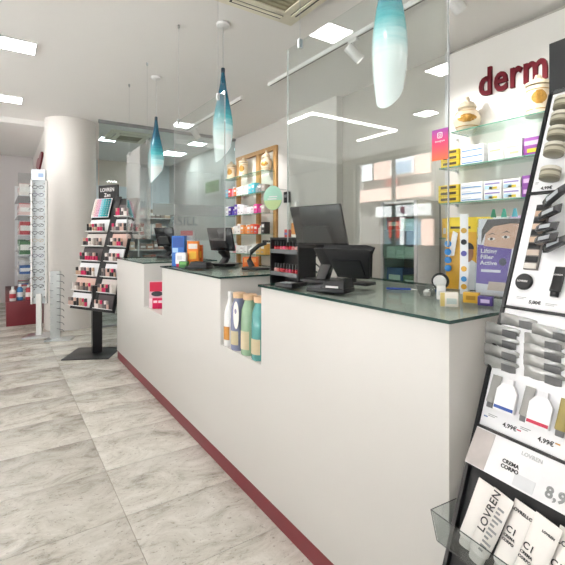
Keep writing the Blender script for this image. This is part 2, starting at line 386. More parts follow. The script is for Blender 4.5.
# pendants
def pend_mat():
    m = bpy.data.materials.new('pendant_glass'); m.use_nodes = True; nt = m.node_tree; b = nt.nodes['Principled BSDF']; N = nt.nodes.new; L = nt.links.new
    tc = N('ShaderNodeTexCoord'); sp = N('ShaderNodeSeparateXYZ'); L(tc.outputs['Object'], sp.inputs[0])
    nz = N('ShaderNodeTexNoise'); nz.inputs['Scale'].default_value = 6; mp = N('ShaderNodeMapping'); mp.inputs['Scale'].default_value = (1, 1, 9); L(tc.outputs['Object'], mp.inputs[0]); L(mp.outputs[0], nz.inputs['Vector'])
    ma = N('ShaderNodeMath'); ma.operation = 'MULTIPLY_ADD'; ma.inputs[1].default_value = .10; L(nz.outputs['Fac'], ma.inputs[0])
    L(sp.outputs[2], ma.inputs[2])
    mr = N('ShaderNodeMapRange'); mr.inputs[1].default_value = -.70; mr.inputs[2].default_value = .05; L(ma.outputs[0], mr.inputs[0])
    r = N('ShaderNodeValToRGB'); L(mr.outputs[0], r.inputs[0]); el = r.color_ramp.elements
    el[0].position = .0; el[0].color = lin('#f4fbfb'); el[1].position = 1; el[1].color = lin('#1c4a5e')
    for p, c in ((.30, '#eef9f9'), (.41, '#bfe6e8'), (.52, '#4fb6bd'), (.64, '#2a7f94'), (.77, '#1d566c')): q = el.new(p); q.color = lin(c)
    L(r.outputs[0], b.inputs['Base Color']); b.inputs['Roughness'].default_value = .12
    L(r.outputs[0], b.inputs['Emission Color']); b.inputs['Emission Strength'].default_value = .32
    b.inputs['Coat Weight'].default_value = .4
    return m
M_pend = pend_mat()
def pendant(x, y, label, ztop=2.53, zb=1.84, rot=0):
    t = thing('pendant_lamp', (x, y, ztop), label, 'pendant lamp', 'blue and white glass pendant lamps')
    L_ = ztop-zb; fr_ = Frame((x, y, ztop), (math.cos(rot), math.sin(rot), 0), (-math.sin(rot), math.cos(rot), 0))
    prof = [(.015, 0), (.018, -.05*L_), (.028, -.16*L_), (.044, -.28*L_), (.064, -.42*L_), (.077, -.55*L_), (.081, -.66*L_), (.075, -.78*L_), (.062, -.90*L_)]
    sh = lambda a, r, h: (-.11*L_*(math.cos(a))*max(0, (-h/L_-.6)/.3)) if -h > .6*L_ else 0
    b = MB().lathe(prof, M_pend, fr_, n=28, cap=False, shear=sh, sy=.95)
    pin = [(r-.004, h) for r, h in prof[::-1]]
    b.lathe(pin, M_pend, fr_, n=28, cap=False, shear=sh, sy=.95)
    k = 28; n0 = len(prof)*k
    for i in range(k):                                    # rim joins outer and inner skin
        b.f.append([(len(prof)-1)*k+i, (len(prof)-1)*k+(i+1) % k, n0+(i+1) % k, n0+i]); b.m.append(0); b.sm.append(True)
    b.build('glass_shade', t)
    MB().lathe([(.012, .035), (.0155, .03), (.0155, -.004), (.010, -.006)], mat('cap_navy', '#173243', .3), fr_, n=16).build('cap', t)
    MB().tube([(x, y, ztop+.036), (x, y, ZC-.026)], .0022, M_alu, n=6).build('cord', t)
    MB().lathe([(.052, -.001), (.052, -.018), (.044, -.025), (.004, -.026)], M_paint, Frame((x, y, ZC)), n=24).build('canopy', t)
    MB().lathe([(.0, .03), (.016, .02), (.021, 0), (.012, -.022), (0, -.028)], mat('bulb', '#ffffff', emis=(1, .97, .92), estr=12), Frame((x, y, zb+.24)), n=12).build('bulb', t)
pendant(1.33, 4.36, 'hanging blue-to-white glass lamp, farthest of three, above the far counter', 2.50, 1.845, 2.9)
pendant(1.43, 2.98, 'hanging blue-to-white glass lamp, middle of three', 2.57, 1.875, 3.3)
pendant(1.42, 1.28, 'hanging blue-to-white glass lamp, nearest and largest in view', 2.60, 1.855, 3.5)

# ---------------------------------------------------------------- service counter
CF, CB_, CT = 1.02, 1.70, 1.06
units = [(.707, 1.714), (2.16, 3.195), (3.69, 4.71)]; NZ = .69
ct = thing('service_counter', (1.36, 2.7, 0), 'long white service counter with dark red plinth and two display notches', 'counter')
b = MB()
out = [(.707, .085), (4.71, .085)]
prof = [(4.71, .085), (4.71, CT), (3.69, CT), (3.69, NZ), (3.195, NZ), (3.195, CT), (2.16, CT), (2.16, NZ), (1.714, NZ), (1.714, CT), (.707, CT), (.707, .085)]
fy = Frame((0, 0, 0), (0, 1, 0), (0, 0, 1))           # local x = world Y, y = world Z, z = world X
b.slab(prof, CF, CB_, M_white, fy)
b.build('body', ct, .0025)
MB().box(CF+.004, CB_-.004, .711, 4.706, .001, .084, M_kick).build('plinth', ct)
for a, c0 in units:
    g = MB(); z0, z1 = CT+.0006, CT+.0106
    x0, x1, y0, y1 = CF-.012, CB_+.006, a-.010, c0+.010
    g.quad((x0, y0, z1), (x1, y0, z1), (x1, y1, z1), (x0, y1, z1), M_top); g.quad((x0, y1, z0), (x1, y1, z0), (x1, y0, z0), (x0, y0, z0), M_top)
    g.quad((x0, y0, z0), (x1, y0, z0), (x1, y0, z1), (x0, y0, z1), M_edge); g.quad((x1, y0, z0), (x1, y1, z0), (x1, y1, z1), (x1, y0, z1), M_edge)
    g.quad((x1, y1, z0), (x0, y1, z0), (x0, y1, z1), (x1, y1, z1), M_edge); g.quad((x0, y1, z0), (x0, y0, z0), (x0, y0, z1), (x0, y1, z1), M_edge)
    g.build('glass_top', ct)
ZT = CT+.0112

# ---------------------------------------------------------------- hanging clear screens
def hang_screen(y0, y1, label, x=1.15, z0=1.27, z1=2.20):
    t = thing('hanging_screen', (x, (y0+y1)/2, z0), label, 'clear screen', 'clear screens hung above the counter')
    MB().box(x-.003, x+.003, y0, y1, z0, z1, M_screen).build('sheet', t)
    for e in (y0, y1): MB().box(x-.0032, x+.0032, e-.0012, e+.0012, z0, z1, glass('sheet_edge', '#dfe8e6', haze=.6)).build('edge', t)
    for yy in (y0+.1, y1-.1):
        MB().tube([(x, yy, z1+.012), (x, yy, ZC-.03)], .0011, M_alu, n=5).build('cable', t)
        MB().box(x-.009, x+.009, yy-.008, yy+.008, z1-.03, z1+.012, M_alu).build('clamp', t)
        MB().lathe([(.006, 0), (.009, .012), (.009, .03)], M_alu, Frame((x, yy, ZC-.031)), n=10).build('ceiling_grip', t)
hang_screen(3.95, 4.83, 'clear hanging screen above the far counter')
hang_screen(2.37, 3.29, 'clear hanging screen above the middle counter')
hang_screen(.80, 1.68, 'clear hanging screen above the near counter, mirroring the street')

# ---------------------------------------------------------------- street outside the shop window (mirrored in the near screen)
PX = 1.15
def mir(u, v, xr):                                    # pixel -> point on the real plane X = xr seen in the near screen
    p = onx(u, v, 2*PX-xr); return p.y, p.z
FX = -12.0
M_pink = mat('pink_render', '#ecc8ba', .8, var=.05, scale=2); M_fgrey = mat('grey_render', '#77726e', .8, var=.06, scale=2)
MB().box(-14, XL-.3, -14, 30, -.3, -.05, mat('pale_paving', '#bbbab9', .9, var=.06, scale=6)).build('ground_street', kind='structure')
fa = thing('street_building', (FX-1, 15, -.05), 'pink rendered building across the street, mirrored in the near screen', 'building')
MB().box(FX-2.5, FX-.12, 4, 30, -.049, 9, M_fgrey).build('wall', fa)
def facade(name, u0, v0, u1, v1, m, d=.1, parent=fa, full=False):
    ya, za = mir(u0, v0, FX); yb, _ = mir(u1, v1, FX); um = (u0+u1)/2
    _, zt = mir(um, v0, FX); _, zb_ = mir(um, v1, FX)
    y0, y1 = min(ya, yb), max(ya, yb)
    if full: y0, y1 = 4, 30
    return MB().box(FX-.12, FX-.12+d, y0, y1, zb_, zt, m).build(name, parent)
facade('upper_storey', 374, 138, 430, 176, M_pink)
facade('window', 391, 157, 414, 174, mat('window_white', '#e9eef2', .4), .13)
facade('window_pane', 394, 162, 411, 173, mat('window_blue', '#9fb9d4', .2), .15)
facade('window', 362, 163, 372, 181, mat('window_white', '#e9eef2', .4), .12)
facade('stone_band', 340, 188, 432, 200, M_pink, .2)
facade('balcony', 386, 179, 398, 186, mat('brick_red', '#a5443a', .7), .16)
facade('shop_sign', 376, 205, 431, 216, mat('sign_white', '#e6e6e6', .5), .14)
facade('sign_logo', 401, 207, 405, 213, mat('logo_plum', '#5a2438', .5), .16)
facade('shop_glass', 384, 219, 400, 246, mat('shop_dark', '#5b6a70', .2), .05)
facade('poster', 388, 221, 399, 238, mat('poster_red', '#b4402c', .5), .08)
facade('shop_frame', 400, 217, 404, 250, mat('frame_white', '#e8e8e8', .5), .14)
facade('shop_glass', 405, 219, 420, 250, mat('shop_blue', '#7f97a6', .2), .05)
facade('pilaster', 421, 219, 433, 250, M_pink, .1)

# ================================================================ tester stands
def box_text(*a, **k): return text(*a, **k)
def stand_frame(e0, a_near, lean, tanl):
    L_ = math.atan(tanl); n = Vector((*lean, 0)).normalized(); ex = Vector((*a_near, 0)).normalized()
    return Frame(e0, ex, n*math.sin(L_)+Vector((0, 0, 1))*math.cos(L_))
# --- near stand, at the right of the picture
th = math.radians(5)
NS = stand_frame((1.03, .68, .60), (-math.sin(th), -math.cos(th)), (math.cos(th), -math.sin(th)), .37)
SL = math.cos(math.atan(.37))
def nz(z): return (z-.60)/SL                          # height in metres -> distance up the slope
NW = .62                                             # panel width
near = thing('tester_stand', (1.16, .36, 0), 'large leaning cosmetics stand with white boards at the right picture edge', 'display stand')
y_of = lambda v, u: NS.pix(u, v)[1]
yA1, yA0, yB0, yC0, yD0 = y_of(95, 550), y_of(194.5, 529.5), y_of(306, 503.5), y_of(425, 479), y_of(462, 470)
yBot = nz(.36)
MB().box(-.003, .007, yBot, yA1, -.014, .005, M_black, NS).build('side_strip', near)
MB().box(NW-.007, NW+.003, yBot, yA1, -.014, .005, M_black, NS).build('side_strip', near)
MB().box(.0085, NW-.0085, yBot, yA1, -.014, -.008, M_blackm, NS).build('back_panel', near)
def nboard(a, b, name='board', m=M_board, z0=-.0075, z1=.002): return MB().box(.0095, NW-.0095, a, b, z0, z1, m, NS).build(name, near, .001)
bdA = nboard(yA0+.004, yA1-.004); bdB = nboard(yB0+.004, yA0-.004); bdC = nboard(yC0+.004, yB0-.004)
def board_at(v): return bdA if v < 195 else bdB if v < 310 else bdC
for yy in (yA0, yB0, yC0): MB().box(.0085, NW-.0085, yy-.0028, yy+.0028, -.0075, .010, M_black, NS).build('shelf_rail', near)
MB().box(.012, NW-.012, yA1-.004, yA1-.001, .0, .018, M_acr, NS).build('ledge', near)
hb = NS.p(0, yA1, 0)                                  # vertical header
HF = Frame(hb, NS.x, (0, 0, 1))
nh = MB().box(-.006, NW+.006, .003, .165, -.028, -.004, M_blackm, HF).build('header', near)
text(nh, 'LOVREN', .075, HF, .17, .065, -.004, M_paint, bold=.002)
pb = NS.p(NW/2, 0, -.16); 
MB().box(pb.x-.03, pb.x+.03, pb.y-.05, pb.y+.05, .013, .97, M_black).build('post', near)
MB().box(1.0, 1.62, .04, .66, .001, .012, M_black).build('base_plate', near, .003)
MB().box(NW/2-.02, NW/2+.02, nz(.8), nz(.9), -.16, -.0145, M_black, NS).build('bracket', near)
# banner above the tray
BN = NS.sub(0, yC0-.004, .004, 0, -.22)                # banner tips forward at its foot
_, bl = BN.pix(520, 491); bl = min(bl, -.03)
ban = MB().box(.0095, NW-.0095, bl, 0, 0, .004, mat('banner_white', '#e6e5e6', .22), BN).build('banner', near)
bx0 = BN.pix(491, 450)[0]
MB().box(.010, bx0+.002, bl+.001, -.002, .0042, .0047, mat('banner_portrait', '#b4aca8', .3, var=.35, scale=18), BN).build('banner_picture', ban)
u_, v_ = BN.pix(503, 462)
text(ban, 'CREMA', .0125, BN, u_, v_, .0045, M_black, bold=.0005)
text(ban, 'CORPO', .0125, BN, u_, v_-.0125, .0045, M_black, bold=.0005)
text(ban, '8,90', .034, BN, *BN.pix(545, 496), .0045, M_grey, bold=.0015)
text(ban, 'LOVREN', .013, BN, *BN.pix(522, 455), .0045, mat('print_grey', '#b9b9ba', .4), bold=.0003)
MB().box(BN.pix(514, 480)[0], BN.pix(538, 480)[0], BN.pix(520, 489)[1], BN.pix(520, 475)[1], .0042, .0046, mat('banner_inset', '#cfd0d2', .3), BN).build('banner_inset', ban)
# prices printed on the boards
def price(u, v, s, size=.013):
    x, y = NS.pix(u, v); text(board_at(v), s, size, NS, x, y, .0022, M_black, bold=.0004, name='price_print')
def smallprint(u, v, wd, n=2, m=M_grey):
    x, y = NS.pix(u, v); q = MB()
    for i in range(n): q.box(x, x+wd*(1-.25*i), y-.004*i, y-.004*i+.0016, .0021, .0025, m, NS)
    q.build('small_print', board_at(v))
price(541, 190, '4,99€'); price(529, 303.5, '5,00€'); price(503, 426, '4,99€', .015); price(538, 440.5, '4,99€', .015)
smallprint(536, 183.5, .010); smallprint(517, 297, .028); smallprint(546, 304, .03); smallprint(489, 414, .026); smallprint(521, 427, .026)
for u, v, h in ((486, 416.5, '#3a5c9a'), (519, 431, '#c2324e'), (558, 445, '#c98a2a')):
    x, y = NS.pix(u, v); MB().box(x-.005, x+.006, y, y+.003, .0021, .0026, col(h), NS).build('price_flag', board_at(v))

# things on board A: beige tester pots
M_pot = mat('beige_pot', '#7f7a68', .35, var=.12); M_potlid = mat('pot_lid', '#cfcabb', .3)
def pot(u, v, label, r=.027, h=.036):
    x, y = NS.pix(u, v); f_ = NS.upright(x, y, .0035+r)
    t = thing('cream_pot', f_.o, label, 'cosmetic pot', 'beige tester pots')
    jb = MB().lathe([(r*.86, 0), (r, .002), (r, h*.68), (r*.97, h*.70)], M_pot, f_, n=20, sy=.9).build('jar', t)
    MB().lathe([(r*1.02, h*.71), (r*1.02, h*.95), (r*.95, h)], M_potlid, f_, n=20, sy=.9).build('lid', t)
    MB().lathe([(r*1.022, h*.22), (r*1.024, h*.50)], mat('pot_label', '#b4ae99', .5), f_, n=20, sy=.9, cap=False).build('label_band', jb)
for k, (u, v) in enumerate(((568, 114), (565, 129), (562, 144), (558.5, 160), (554.5, 184))):
    pot(u, v, 'beige tester pot on the top board of the near stand, %s from top' % ORD[k])
# board B: concealer row, compact, black tube and blister testers
x0, y0 = NS.pix(525, 270)
t = thing('concealer_tray', NS.p(x0+.012, y0, .003), 'upright dark tray of beige concealer pans on the middle board', 'cosmetic tray')
hh = NS.pix(537, 206)[1]-y0
f_ = NS.sub(x0-.002, y0, .0025)
MB().box(0, .040, 0, hh, 0, .006, mat('smoke_tray', '#77716d', .3), f_).build('tray', t, .001)
pm = [M_blackm, col('#d5b49b'), M_blackm, col('#d9bda6'), M_blackm, col('#d7b9a0'), M_blackm, col('#cbb9ac'), M_blackm, col('#d9d2ca')]
n_ = len(pm)
for i, m_ in enumerate(pm[::-1]):
    MB().box(.003, .037, hh*(i+.12)/n_, hh*(i+.92)/n_, .0062, .010, m_, f_).build('pan', t, .001)
x0, y0 = NS.pix(525.5, 282.5)
f_ = NS.sub(x0, y0, .0025)
t = thing('round_compact', f_.o, 'round black powder compact on the middle board of the near stand', 'compact')
MB().lathe([(.0225, 0), (.0235, .002), (.0235, .008), (.021, .0105), (0, .011)], M_blackm, f_, n=32).build('case', t)
text(t, 'LOVREN', .0075, f_, -.0165, -.002, .0112, M_paint, bold=.0002)
def squeeze_tube(f_, L_, wd, label, body, capm, cat='tube', lines=(), group=None, name='cosmetic_tube', cap_h=.16, thick=.5, down=True):
    """flat crimp at the top, round shoulder and cap at the bottom; local x across, y up, z out"""
    t = thing(name, f_.o, label, cat, group); R_ = []; n = 14
    ch = L_*cap_h
    for h, wx, wz in ((ch, .40, .40*thick*1.6), (ch+.03*L_, .47, .46*thick*1.25), (.45*L_, .49, .34*thick), (.75*L_, .5, .20*thick), (.93*L_, .5, .05), (L_, .5, .03)):
        R_.append([(math.cos(2*math.pi*i/n)*wd*wx, h, max(.0008, wd*wz)*(1+math.sin(2*math.pi*i/n))) for i in range(n)])
    bo = MB().loft(R_, body, f_).build('body', t)
    R_ = []
    for h, wx in ((0, .33), (.15*ch, .36), (ch*.98, .38)):
        R_.append([(math.cos(2*math.pi*i/n)*wd*wx, h, wd*.30*thick*1.6*(1+math.sin(2*math.pi*i/n))) for i in range(n)])
    MB().loft(R_, capm, f_).build('cap', t)
    TUBE[0] = bo
    return t
TUBE = [None]
x0, y0 = NS.pix(556, 298)
f_ = NS.sub(x0, y0, .003)
t = squeeze_tube(f_, .085, .030, 'small black tube beside the round compact on the near stand', M_blackm, M_black)
text(TUBE[0], 'LOVREN', .006, f_, -.0115, .058, .0105, M_paint, bold=.0001)
M_blist = mat('dark_blister', '#3a3a3d', .12, spec=.8)
def blister(u, v, L_, wd, rot, out, label, m, group, cat='blister pack', tip=.35):
    x, y = NS.pix(u, v); f_ = NS.sub(x, y, out, rot, .0)
    f_ = Frame(f_.o, f_.x*math.cos(.55)+f_.z*math.sin(.55), f_.y)
    t = thing('blister_pack', f_.o, label, cat, group)
    po = [(0, -wd*.35), (L_*.2, -wd*.5), (L_, -wd*.42), (L_*1.02, wd*.3), (L_*.25, wd*.5), (0, wd*.15)]
    R0 = [(a, b_, -.001) for a, b_ in po]; R1 = [(a, b_, .0015) for a, b_ in po]; R2 = [(L_*.5+(a-L_*.5)*.8, b_*.62, .009) for a, b_ in po]
    MB().loft([R0, R1, R2], m, f_, smooth=False).build('shell', t)
    MB().box(L_*.3, L_*.8, -wd*.2, wd*.12, .0092, .0105, M_grey if m is not M_blist else mat('blister_shine', '#b9bcc2', .15), f_).build('insert', t)
for k, (u, v, r_) in enumerate(((546, 207, .30), (542, 219, .05), (540, 231, -.12), (539, 243, -.05), (547, 251, .15))):
    blister(u, v, .10, .034, r_, .014+.001*k, 'shiny black tester blister fanned on the middle board, %s from top' % ORD[k], M_blist, 'black tester blisters')
# board C: grey sachets, grey tubes, white bottles with coloured bands
M_sach = mat('silver_sachet', '#a9a9a7', .2, metal=.35, var=.25, scale=60); M_sach2 = mat('dark_sachet', '#77787a', .22, metal=.4, var=.25, scale=60)
def sachet(u, v, L_, wd, rot, out, label, k):
    x, y = NS.pix(u, v); f_ = NS.sub(x, y, out, rot)
    f_ = Frame(f_.o, f_.x*math.cos(.12)+f_.z*math.sin(-.12), f_.y*math.cos(-.5)+f_.z*math.sin(.5))
    f_ = Frame(f_.o, f_.x, (f_.y-f_.x*f_.x.dot(f_.y)))
    t = thing('sachet', f_.o, label, 'sachet', 'silver tester sachets')
    rng = random.Random(k); nx = 8; V = []; Fc = []
    for i in range(nx+1):
        for j in range(4):
            a = i/nx; e = wd*(j/3-.5)*(1 if .05 < a < .95 else .86)
            V.append((L_*a, e, .006*math.sin(math.pi*a)*(1 if 0 < j < 3 else .15)+rng.uniform(-.0018, .0018)))
    for i in range(nx):
        for j in range(3): q = i*4+j; Fc.append((q, q+4, q+5, q+1))
    m_ = MB(); m_.add(V, Fc, M_sach if k % 2 else M_sach, f_); m_.add([(a, b_, c0-.0035) for a, b_, c0 in V], [f[::-1] for f in Fc], M_sach, f_)
    m_.build('pouch', t)
    m_ = MB().box(L_*.55, L_*.95, -wd*.3, wd*.3, .0065, .0075, M_sach2, f_); m_.build('window', t)
k = 0
for row, (v, uu) in enumerate(((319, (503, 534)), (328, (488, 527)), (338, (487, 526)), (349, (487, 526)), (360, (486, 526)))):
    for j, u in enumerate(uu):
        sachet(u, v+11*j, .098, .036, -.05, .010+.003*(row % 2), 'silver tester sachet fanned out on the lower board, %s row from top, %s' % (ORD[row], ('left', 'right')[j]), k); k += 1
M_gt = mat('grey_tube', '#9b9a96', .35); M_gcap = mat('grey_cap', '#77767a', .3)
for k, (u, v, m_) in enumerate(((491, 406, M_gt), (524, 420, M_gt), (560, 435, mat('olive_tube', '#9b8a4e', .35)))):
    x, y = NS.pix(u, v); f_ = NS.sub(x+.004, y-.004, .0045)
    squeeze_tube(f_, .088, .027, ['slim grey hand tube left of the blue banded bottle', 'slim grey hand tube left of the red banded bottle', 'slim olive hand tube at the right edge of the lower board'][k], m_, mat('tube_cap_%d' % k, '#6f6e70', .3), cat='tube', group='slim tubes on the lower board')
for k, (u, v, h) in enumerate(((507, 410, '#2f55a3'), (541, 425, '#c0284a'))):
    x, y = NS.pix(u, v); f_ = NS.sub(x-.001, y-.006, .0030)
    t = thing('flat_bottle', f_.o, 'white flat bottle with a %s band on the lower board' % ('blue', 'red')[k], 'bottle', 'white flat bottles')
    po = [(-.026, 0), (.026, 0), (.026, .052), (.015, .068), (-.015, .068), (-.026, .052)]
    MB().slab(po, 0, .014, mat('bottle_white', '#f0f0f1', .3), f_).build('body', t, .002)
    MB().box(-.0262, .0262, .003, .011, .0141, .0147, col(h), f_).build('band', t)
    MB().slab([(-.012, .0682), (.012, .0682), (.011, .084), (-.011, .084)], .002, .012, mat('bottle_white2', '#e4e4e6', .3), f_).build('cap', t)
# clear tray with cream tubes
ty0, ty1 = nz(.40), NS.pix(468, 502)[1]
TF = Frame(NS.p(0, ty1-.095, .0), NS.x, (0, 0, 1))     # vertical frame: x along, y up, z out from the panel foot
zt = NS.p(0, ty1, 0).z-TF.o.z
tw = .078
back = lambda zz: -((TF.o.z+zz-.60)*.37 - (TF.o.z-.60)*.37)   # panel surface recedes as it rises
tr = thing('cream_tube_tray', TF.p(.3, 0, .05), 'clear acrylic tray of cream tubes at the foot of the near stand', 'tray')
M_acr2 = glass('tray_acrylic', '#eef1f1', ior=1.49, gain=1.0, haze=.01)
MB().box(.002, NW-.002, .0, .003, .012, tw-.022, M_acr2, TF).build('bottom', tr)
def wallquad(a, b_, c0, d):
    q = MB(); q.quad(a, b_, c0, d, M_acr2, TF); return q
fw = MB(); fw.add([(.0, .003, tw-.022), (NW, .003, tw-.022), (NW, zt, tw), (0, zt, tw), (0, .003, tw-.025), (NW, .003, tw-.025), (NW, zt, tw-.003), (0, zt, tw-.003)],
    [(0, 1, 2, 3), (7, 6, 5, 4), (0, 3, 7, 4), (1, 5, 6, 2), (3, 2, 6, 7), (0, 4, 5, 1)], M_acr2, TF); fw.build('front_wall', tr)
for xx, nm in ((0, 'side_wall'), (NW-.003, 'side_wall')):
    po = [(xx, .003, .014), (xx, .003, tw-.026), (xx, zt, tw-.004), (xx, zt, back(zt)+.014)]
    q = MB(); q.loft([po, [(a+.003, b_, c0) for a, b_, c0 in po]], M_acr2, TF, smooth=False); q.build(nm, tr)
M_rim = mat('acrylic_rim', '#3b3d3e', .15)
MB().tube([(0, zt, back(zt)+.014), (0, zt, tw)], .0011, M_rim, TF, 6).tube([(0, zt, tw), (NW, zt, tw)], .0011, M_rim, TF, 6).tube([(0, .003, tw-.022), (NW, .003, tw-.022)], .001, M_rim, TF, 6).tube([(0, .003, tw-.022), (0, zt, tw)], .0009, M_rim, TF, 6).build('rim', tr)
M_tub = mat('cream_tube', '#efeae4', .4, var=.02); M_tcap = mat('cream_cap', '#e2ddd6', .35)
def cream(x, L_, rot, out, label, words, wd=.058, grey=None):
    # tubes lean against the panel, caps down in the tray
    f0 = Frame(TF.p(x, .005, out), TF.x, NS.y); f_ = f0.sub(0, 0, 0, rot)
    t = squeeze_tube(f_, L_, wd, label, M_tub, M_tcap, cat='tube', group='white cream tubes in the tray', name='cream_tube', cap_h=.13, thick=.42)
    def z_(h):
        K = [(.13, .54), (.16, .483), (.45, .286), (.75, .168), (.93, .1), (1, .06)]
        for (a, za_), (b_, zb_) in zip(K, K[1:]):
            if h <= b_: return wd*(za_+(zb_-za_)*(h-a)/(b_-a))
        return wd*.06
    for s_, sz, xx, hh_, vert, m_ in words:
        ff = f_.sub(xx*wd, hh_*L_, z_(hh_)+.004, math.pi/2 if vert else 0, 0)
        ff = Frame(ff.o, ff.x, ff.y)
        if not vert: ff = f_.sub(xx*wd, hh_*L_, z_(hh_)+.0012, 0, -.10)
        else:
            g = f_.sub(xx*wd, hh_*L_, z_(hh_)+.0012, 0, -.09); ff = Frame(g.o, g.y, -g.x)
        text(TUBE[0], s_, sz, ff, 0, 0, 0, m_, bold=.0003)
    if grey:
        g = f_.sub(grey[0]*wd, grey[1]*L_, z_(grey[1])+.001, 0, -.13); q = MB()
        for i in range(11):
            q.box(0, .20*wd+.1*wd*((i*7) % 3), .012*i*L_/.2*1.0, .012*i*L_/.2+.005, 0, .0006, M_grey, g)
        q.build('small_print', TUBE[0])
def cx(u, v, o): return Frame(NS.p(0, 0, o), NS.x, NS.y).pix(u, v)[0]
cream(cx(467, 535, .02), .165, -.10, .008, 'white cream tube lying at the far end of the tray', [], .048)
cream(cx(478, 545, .04), .172, -.17, .026, 'white cream tube with tall black lettering running up it', [('LOVREN', .026, -.05, .40, True, M_black)], .054, (.06, .2))
cream(cx(508, 545, .02), .165, -.12, .010, 'white cream tube in the middle of the tray, partly hidden', [('LOVRELLO', .010, -.45, .86, False, M_black), ('C1', .020, -.35, .56, False, M_black), ('CREMA', .008, -.35, .49, False, M_black), ('CORPO', .008, -.35, .43, False, M_black)], .058)
cream(cx(525, 565, .04), .172, -.15, .028, 'white cream tube in front, right of the middle of the tray', [('LOVREN', .007, -.05, .84, False, M_black), ('C1', .020, -.42, .54, False, M_black), ('CREMA', .008, -.42, .47, False, M_black), ('CORPO', .008, -.42, .41, False, M_black)], .060)
cream(cx(556, 580, .02), .165, -.10, .014, 'white cream tube at the right picture edge of the tray', [('LOV', .014, -.38, .80, False, M_black), ('C1', .020, -.36, .52, False, M_black)], .058)

# --- far stand beside the column
FS = stand_frame((.645, 5.35, .50), (.47, -.88), (.88, .47), .28)
FSL = math.cos(math.atan(.28)); fz = lambda z: (z-.5)/FSL
far = thing('tester_stand', (.86, 5.06, 0), 'black leaning cosmetics stand with two columns of testers beside the round column', 'display stand')
MB().box(-.01, .69, fz(.48), fz(1.74), -.05, -.012, M_blackm, FS).build('back_panel', far)
MB().box(.34, .43, fz(.5), fz(1.76), -.0115, .004, M_blackm, FS).build('divider', far)
FH = Frame(FS.p(.02, fz(1.745), -.02), FS.x, (0, 0, 1))
fh_ = MB().box(0, .33, .0, .17, -.02, .0, M_blackm, FH).build('header', far)
text(fh_, 'LOVREN', .062, FH, .03, .095, .0, M_paint, bold=.001); text(fh_, 'Zen', .065, FH, .10, .03, .0, M_paint, bold=.001)
MB().box(.83, .93, 5.02, 5.10, .012, .75, M_black).build('post', far)
yf = yawframe(.88, 5.03, .001, -.49)
MB().box(-.28, .20, -.26, .22, 0, .011, M_black, yf).build('base_plate', far, .003)
rows = [(.515+.167*k_, .655+.167*k_) for k_ in range(5, -1, -1)]
pal = ['#2a2728', '#c9a98f', '#d3235f', '#3c3637', '#ece5e0', '#9c8f88', '#5e5557', '#d8b6a8']
small = None
def tester(f_, L_, r, body, capc, label, group):
    t = thing('makeup_tester', f_.o, label, 'make-up', group)
    MB().lathe([(r*.9, 0), (r, .002), (r, L_*.55), (r*.8, L_*.56)], col(body), f_, n=8).build('barrel', t)
    MB().lathe([(r*.95, L_*.565), (r*.95, L_), (r*.7, L_*1.01)], col(capc), f_, n=8).build('cap', t)
for ci, (xa, xb) in enumerate(((.0, .335), (.435, .685))):
    rr = rows if ci == 0 else [(1.525, 1.66)]+rows
    for ri, (za, zb) in enumerate(rr):
        cname = ('left', 'right')[ci]
        MB().box(xa+.004, xb-.004, fz(za), fz(zb), -.0115, .0, (M_board, col('#d8cfca'), col('#5a5254'), M_board, col('#d9b7ab'), M_board)[(ri+ci*2) % 6], FS).build('tester_card', far)
        MB().box(xa+.002, xb-.002, fz(za)-.008, fz(za)-.001, -.0115, .045, M_paint, FS).build('ledge', far)
        nn = 7
        for i in range(nn):
            x = xa+.03+(xb-xa-.06)*i/(nn-1); hb_ = pal[(ri*3+ci*2+i//2) % 8]
            if ri == (2 if ci == 0 else 99) and i > 1: hb_ = '#d8245f'
            f_ = Frame(FS.p(x, fz(za)+.001, .028), FS.x, FS.x.cross(FS.y), FS.y); f_ = Frame(f_.o, FS.x, -FS.z, FS.y)
            f_ = Frame(f_.o, f_.x, (f_.y*math.cos(.3)+f_.z*math.sin(.3)), None)
            f_.z = f_.x.cross(f_.y).normalized()
            tester(Frame(f_.o, f_.x, f_.y, f_.z), .085, .012+.004*((i+ri) % 2), hb_, pal[(ri+i+ci) % 8], 'small make-up tester, %s in %s row of the far stand\'s %s column' % (ORD[i], ORD[ri], cname), 'testers in %s row, %s column' % (ORD[ri], cname))
# shade card with nail tips
sf = FS.sub(.012, fz(1.495)+.02, .02, 0, 0)
cardz = fz(1.75)-fz(1.495)-.03
cd = thing('shade_card', sf.o, 'white card with rows of pink to turquoise nail colour tips on the far stand', 'colour card')
MB().box(0, .30, 0, cardz, -.004, .0, M_board, sf).build('card', cd)
for i, h in enumerate(('#e6d7cf', '#e3b3bd', '#d7a3bd', '#8fc7d6', '#3fb3bb', '#1a8f93', '#137a80')):
    for j in range(8):
        MB().lathe([(.0195, .0005), (.018, .010), (.008, .015)], col(h, .2), sf, x=.028+.041*i, y=.02+j*(cardz-.04)/7, n=8, sy=.75).build('nail_tip', cd)

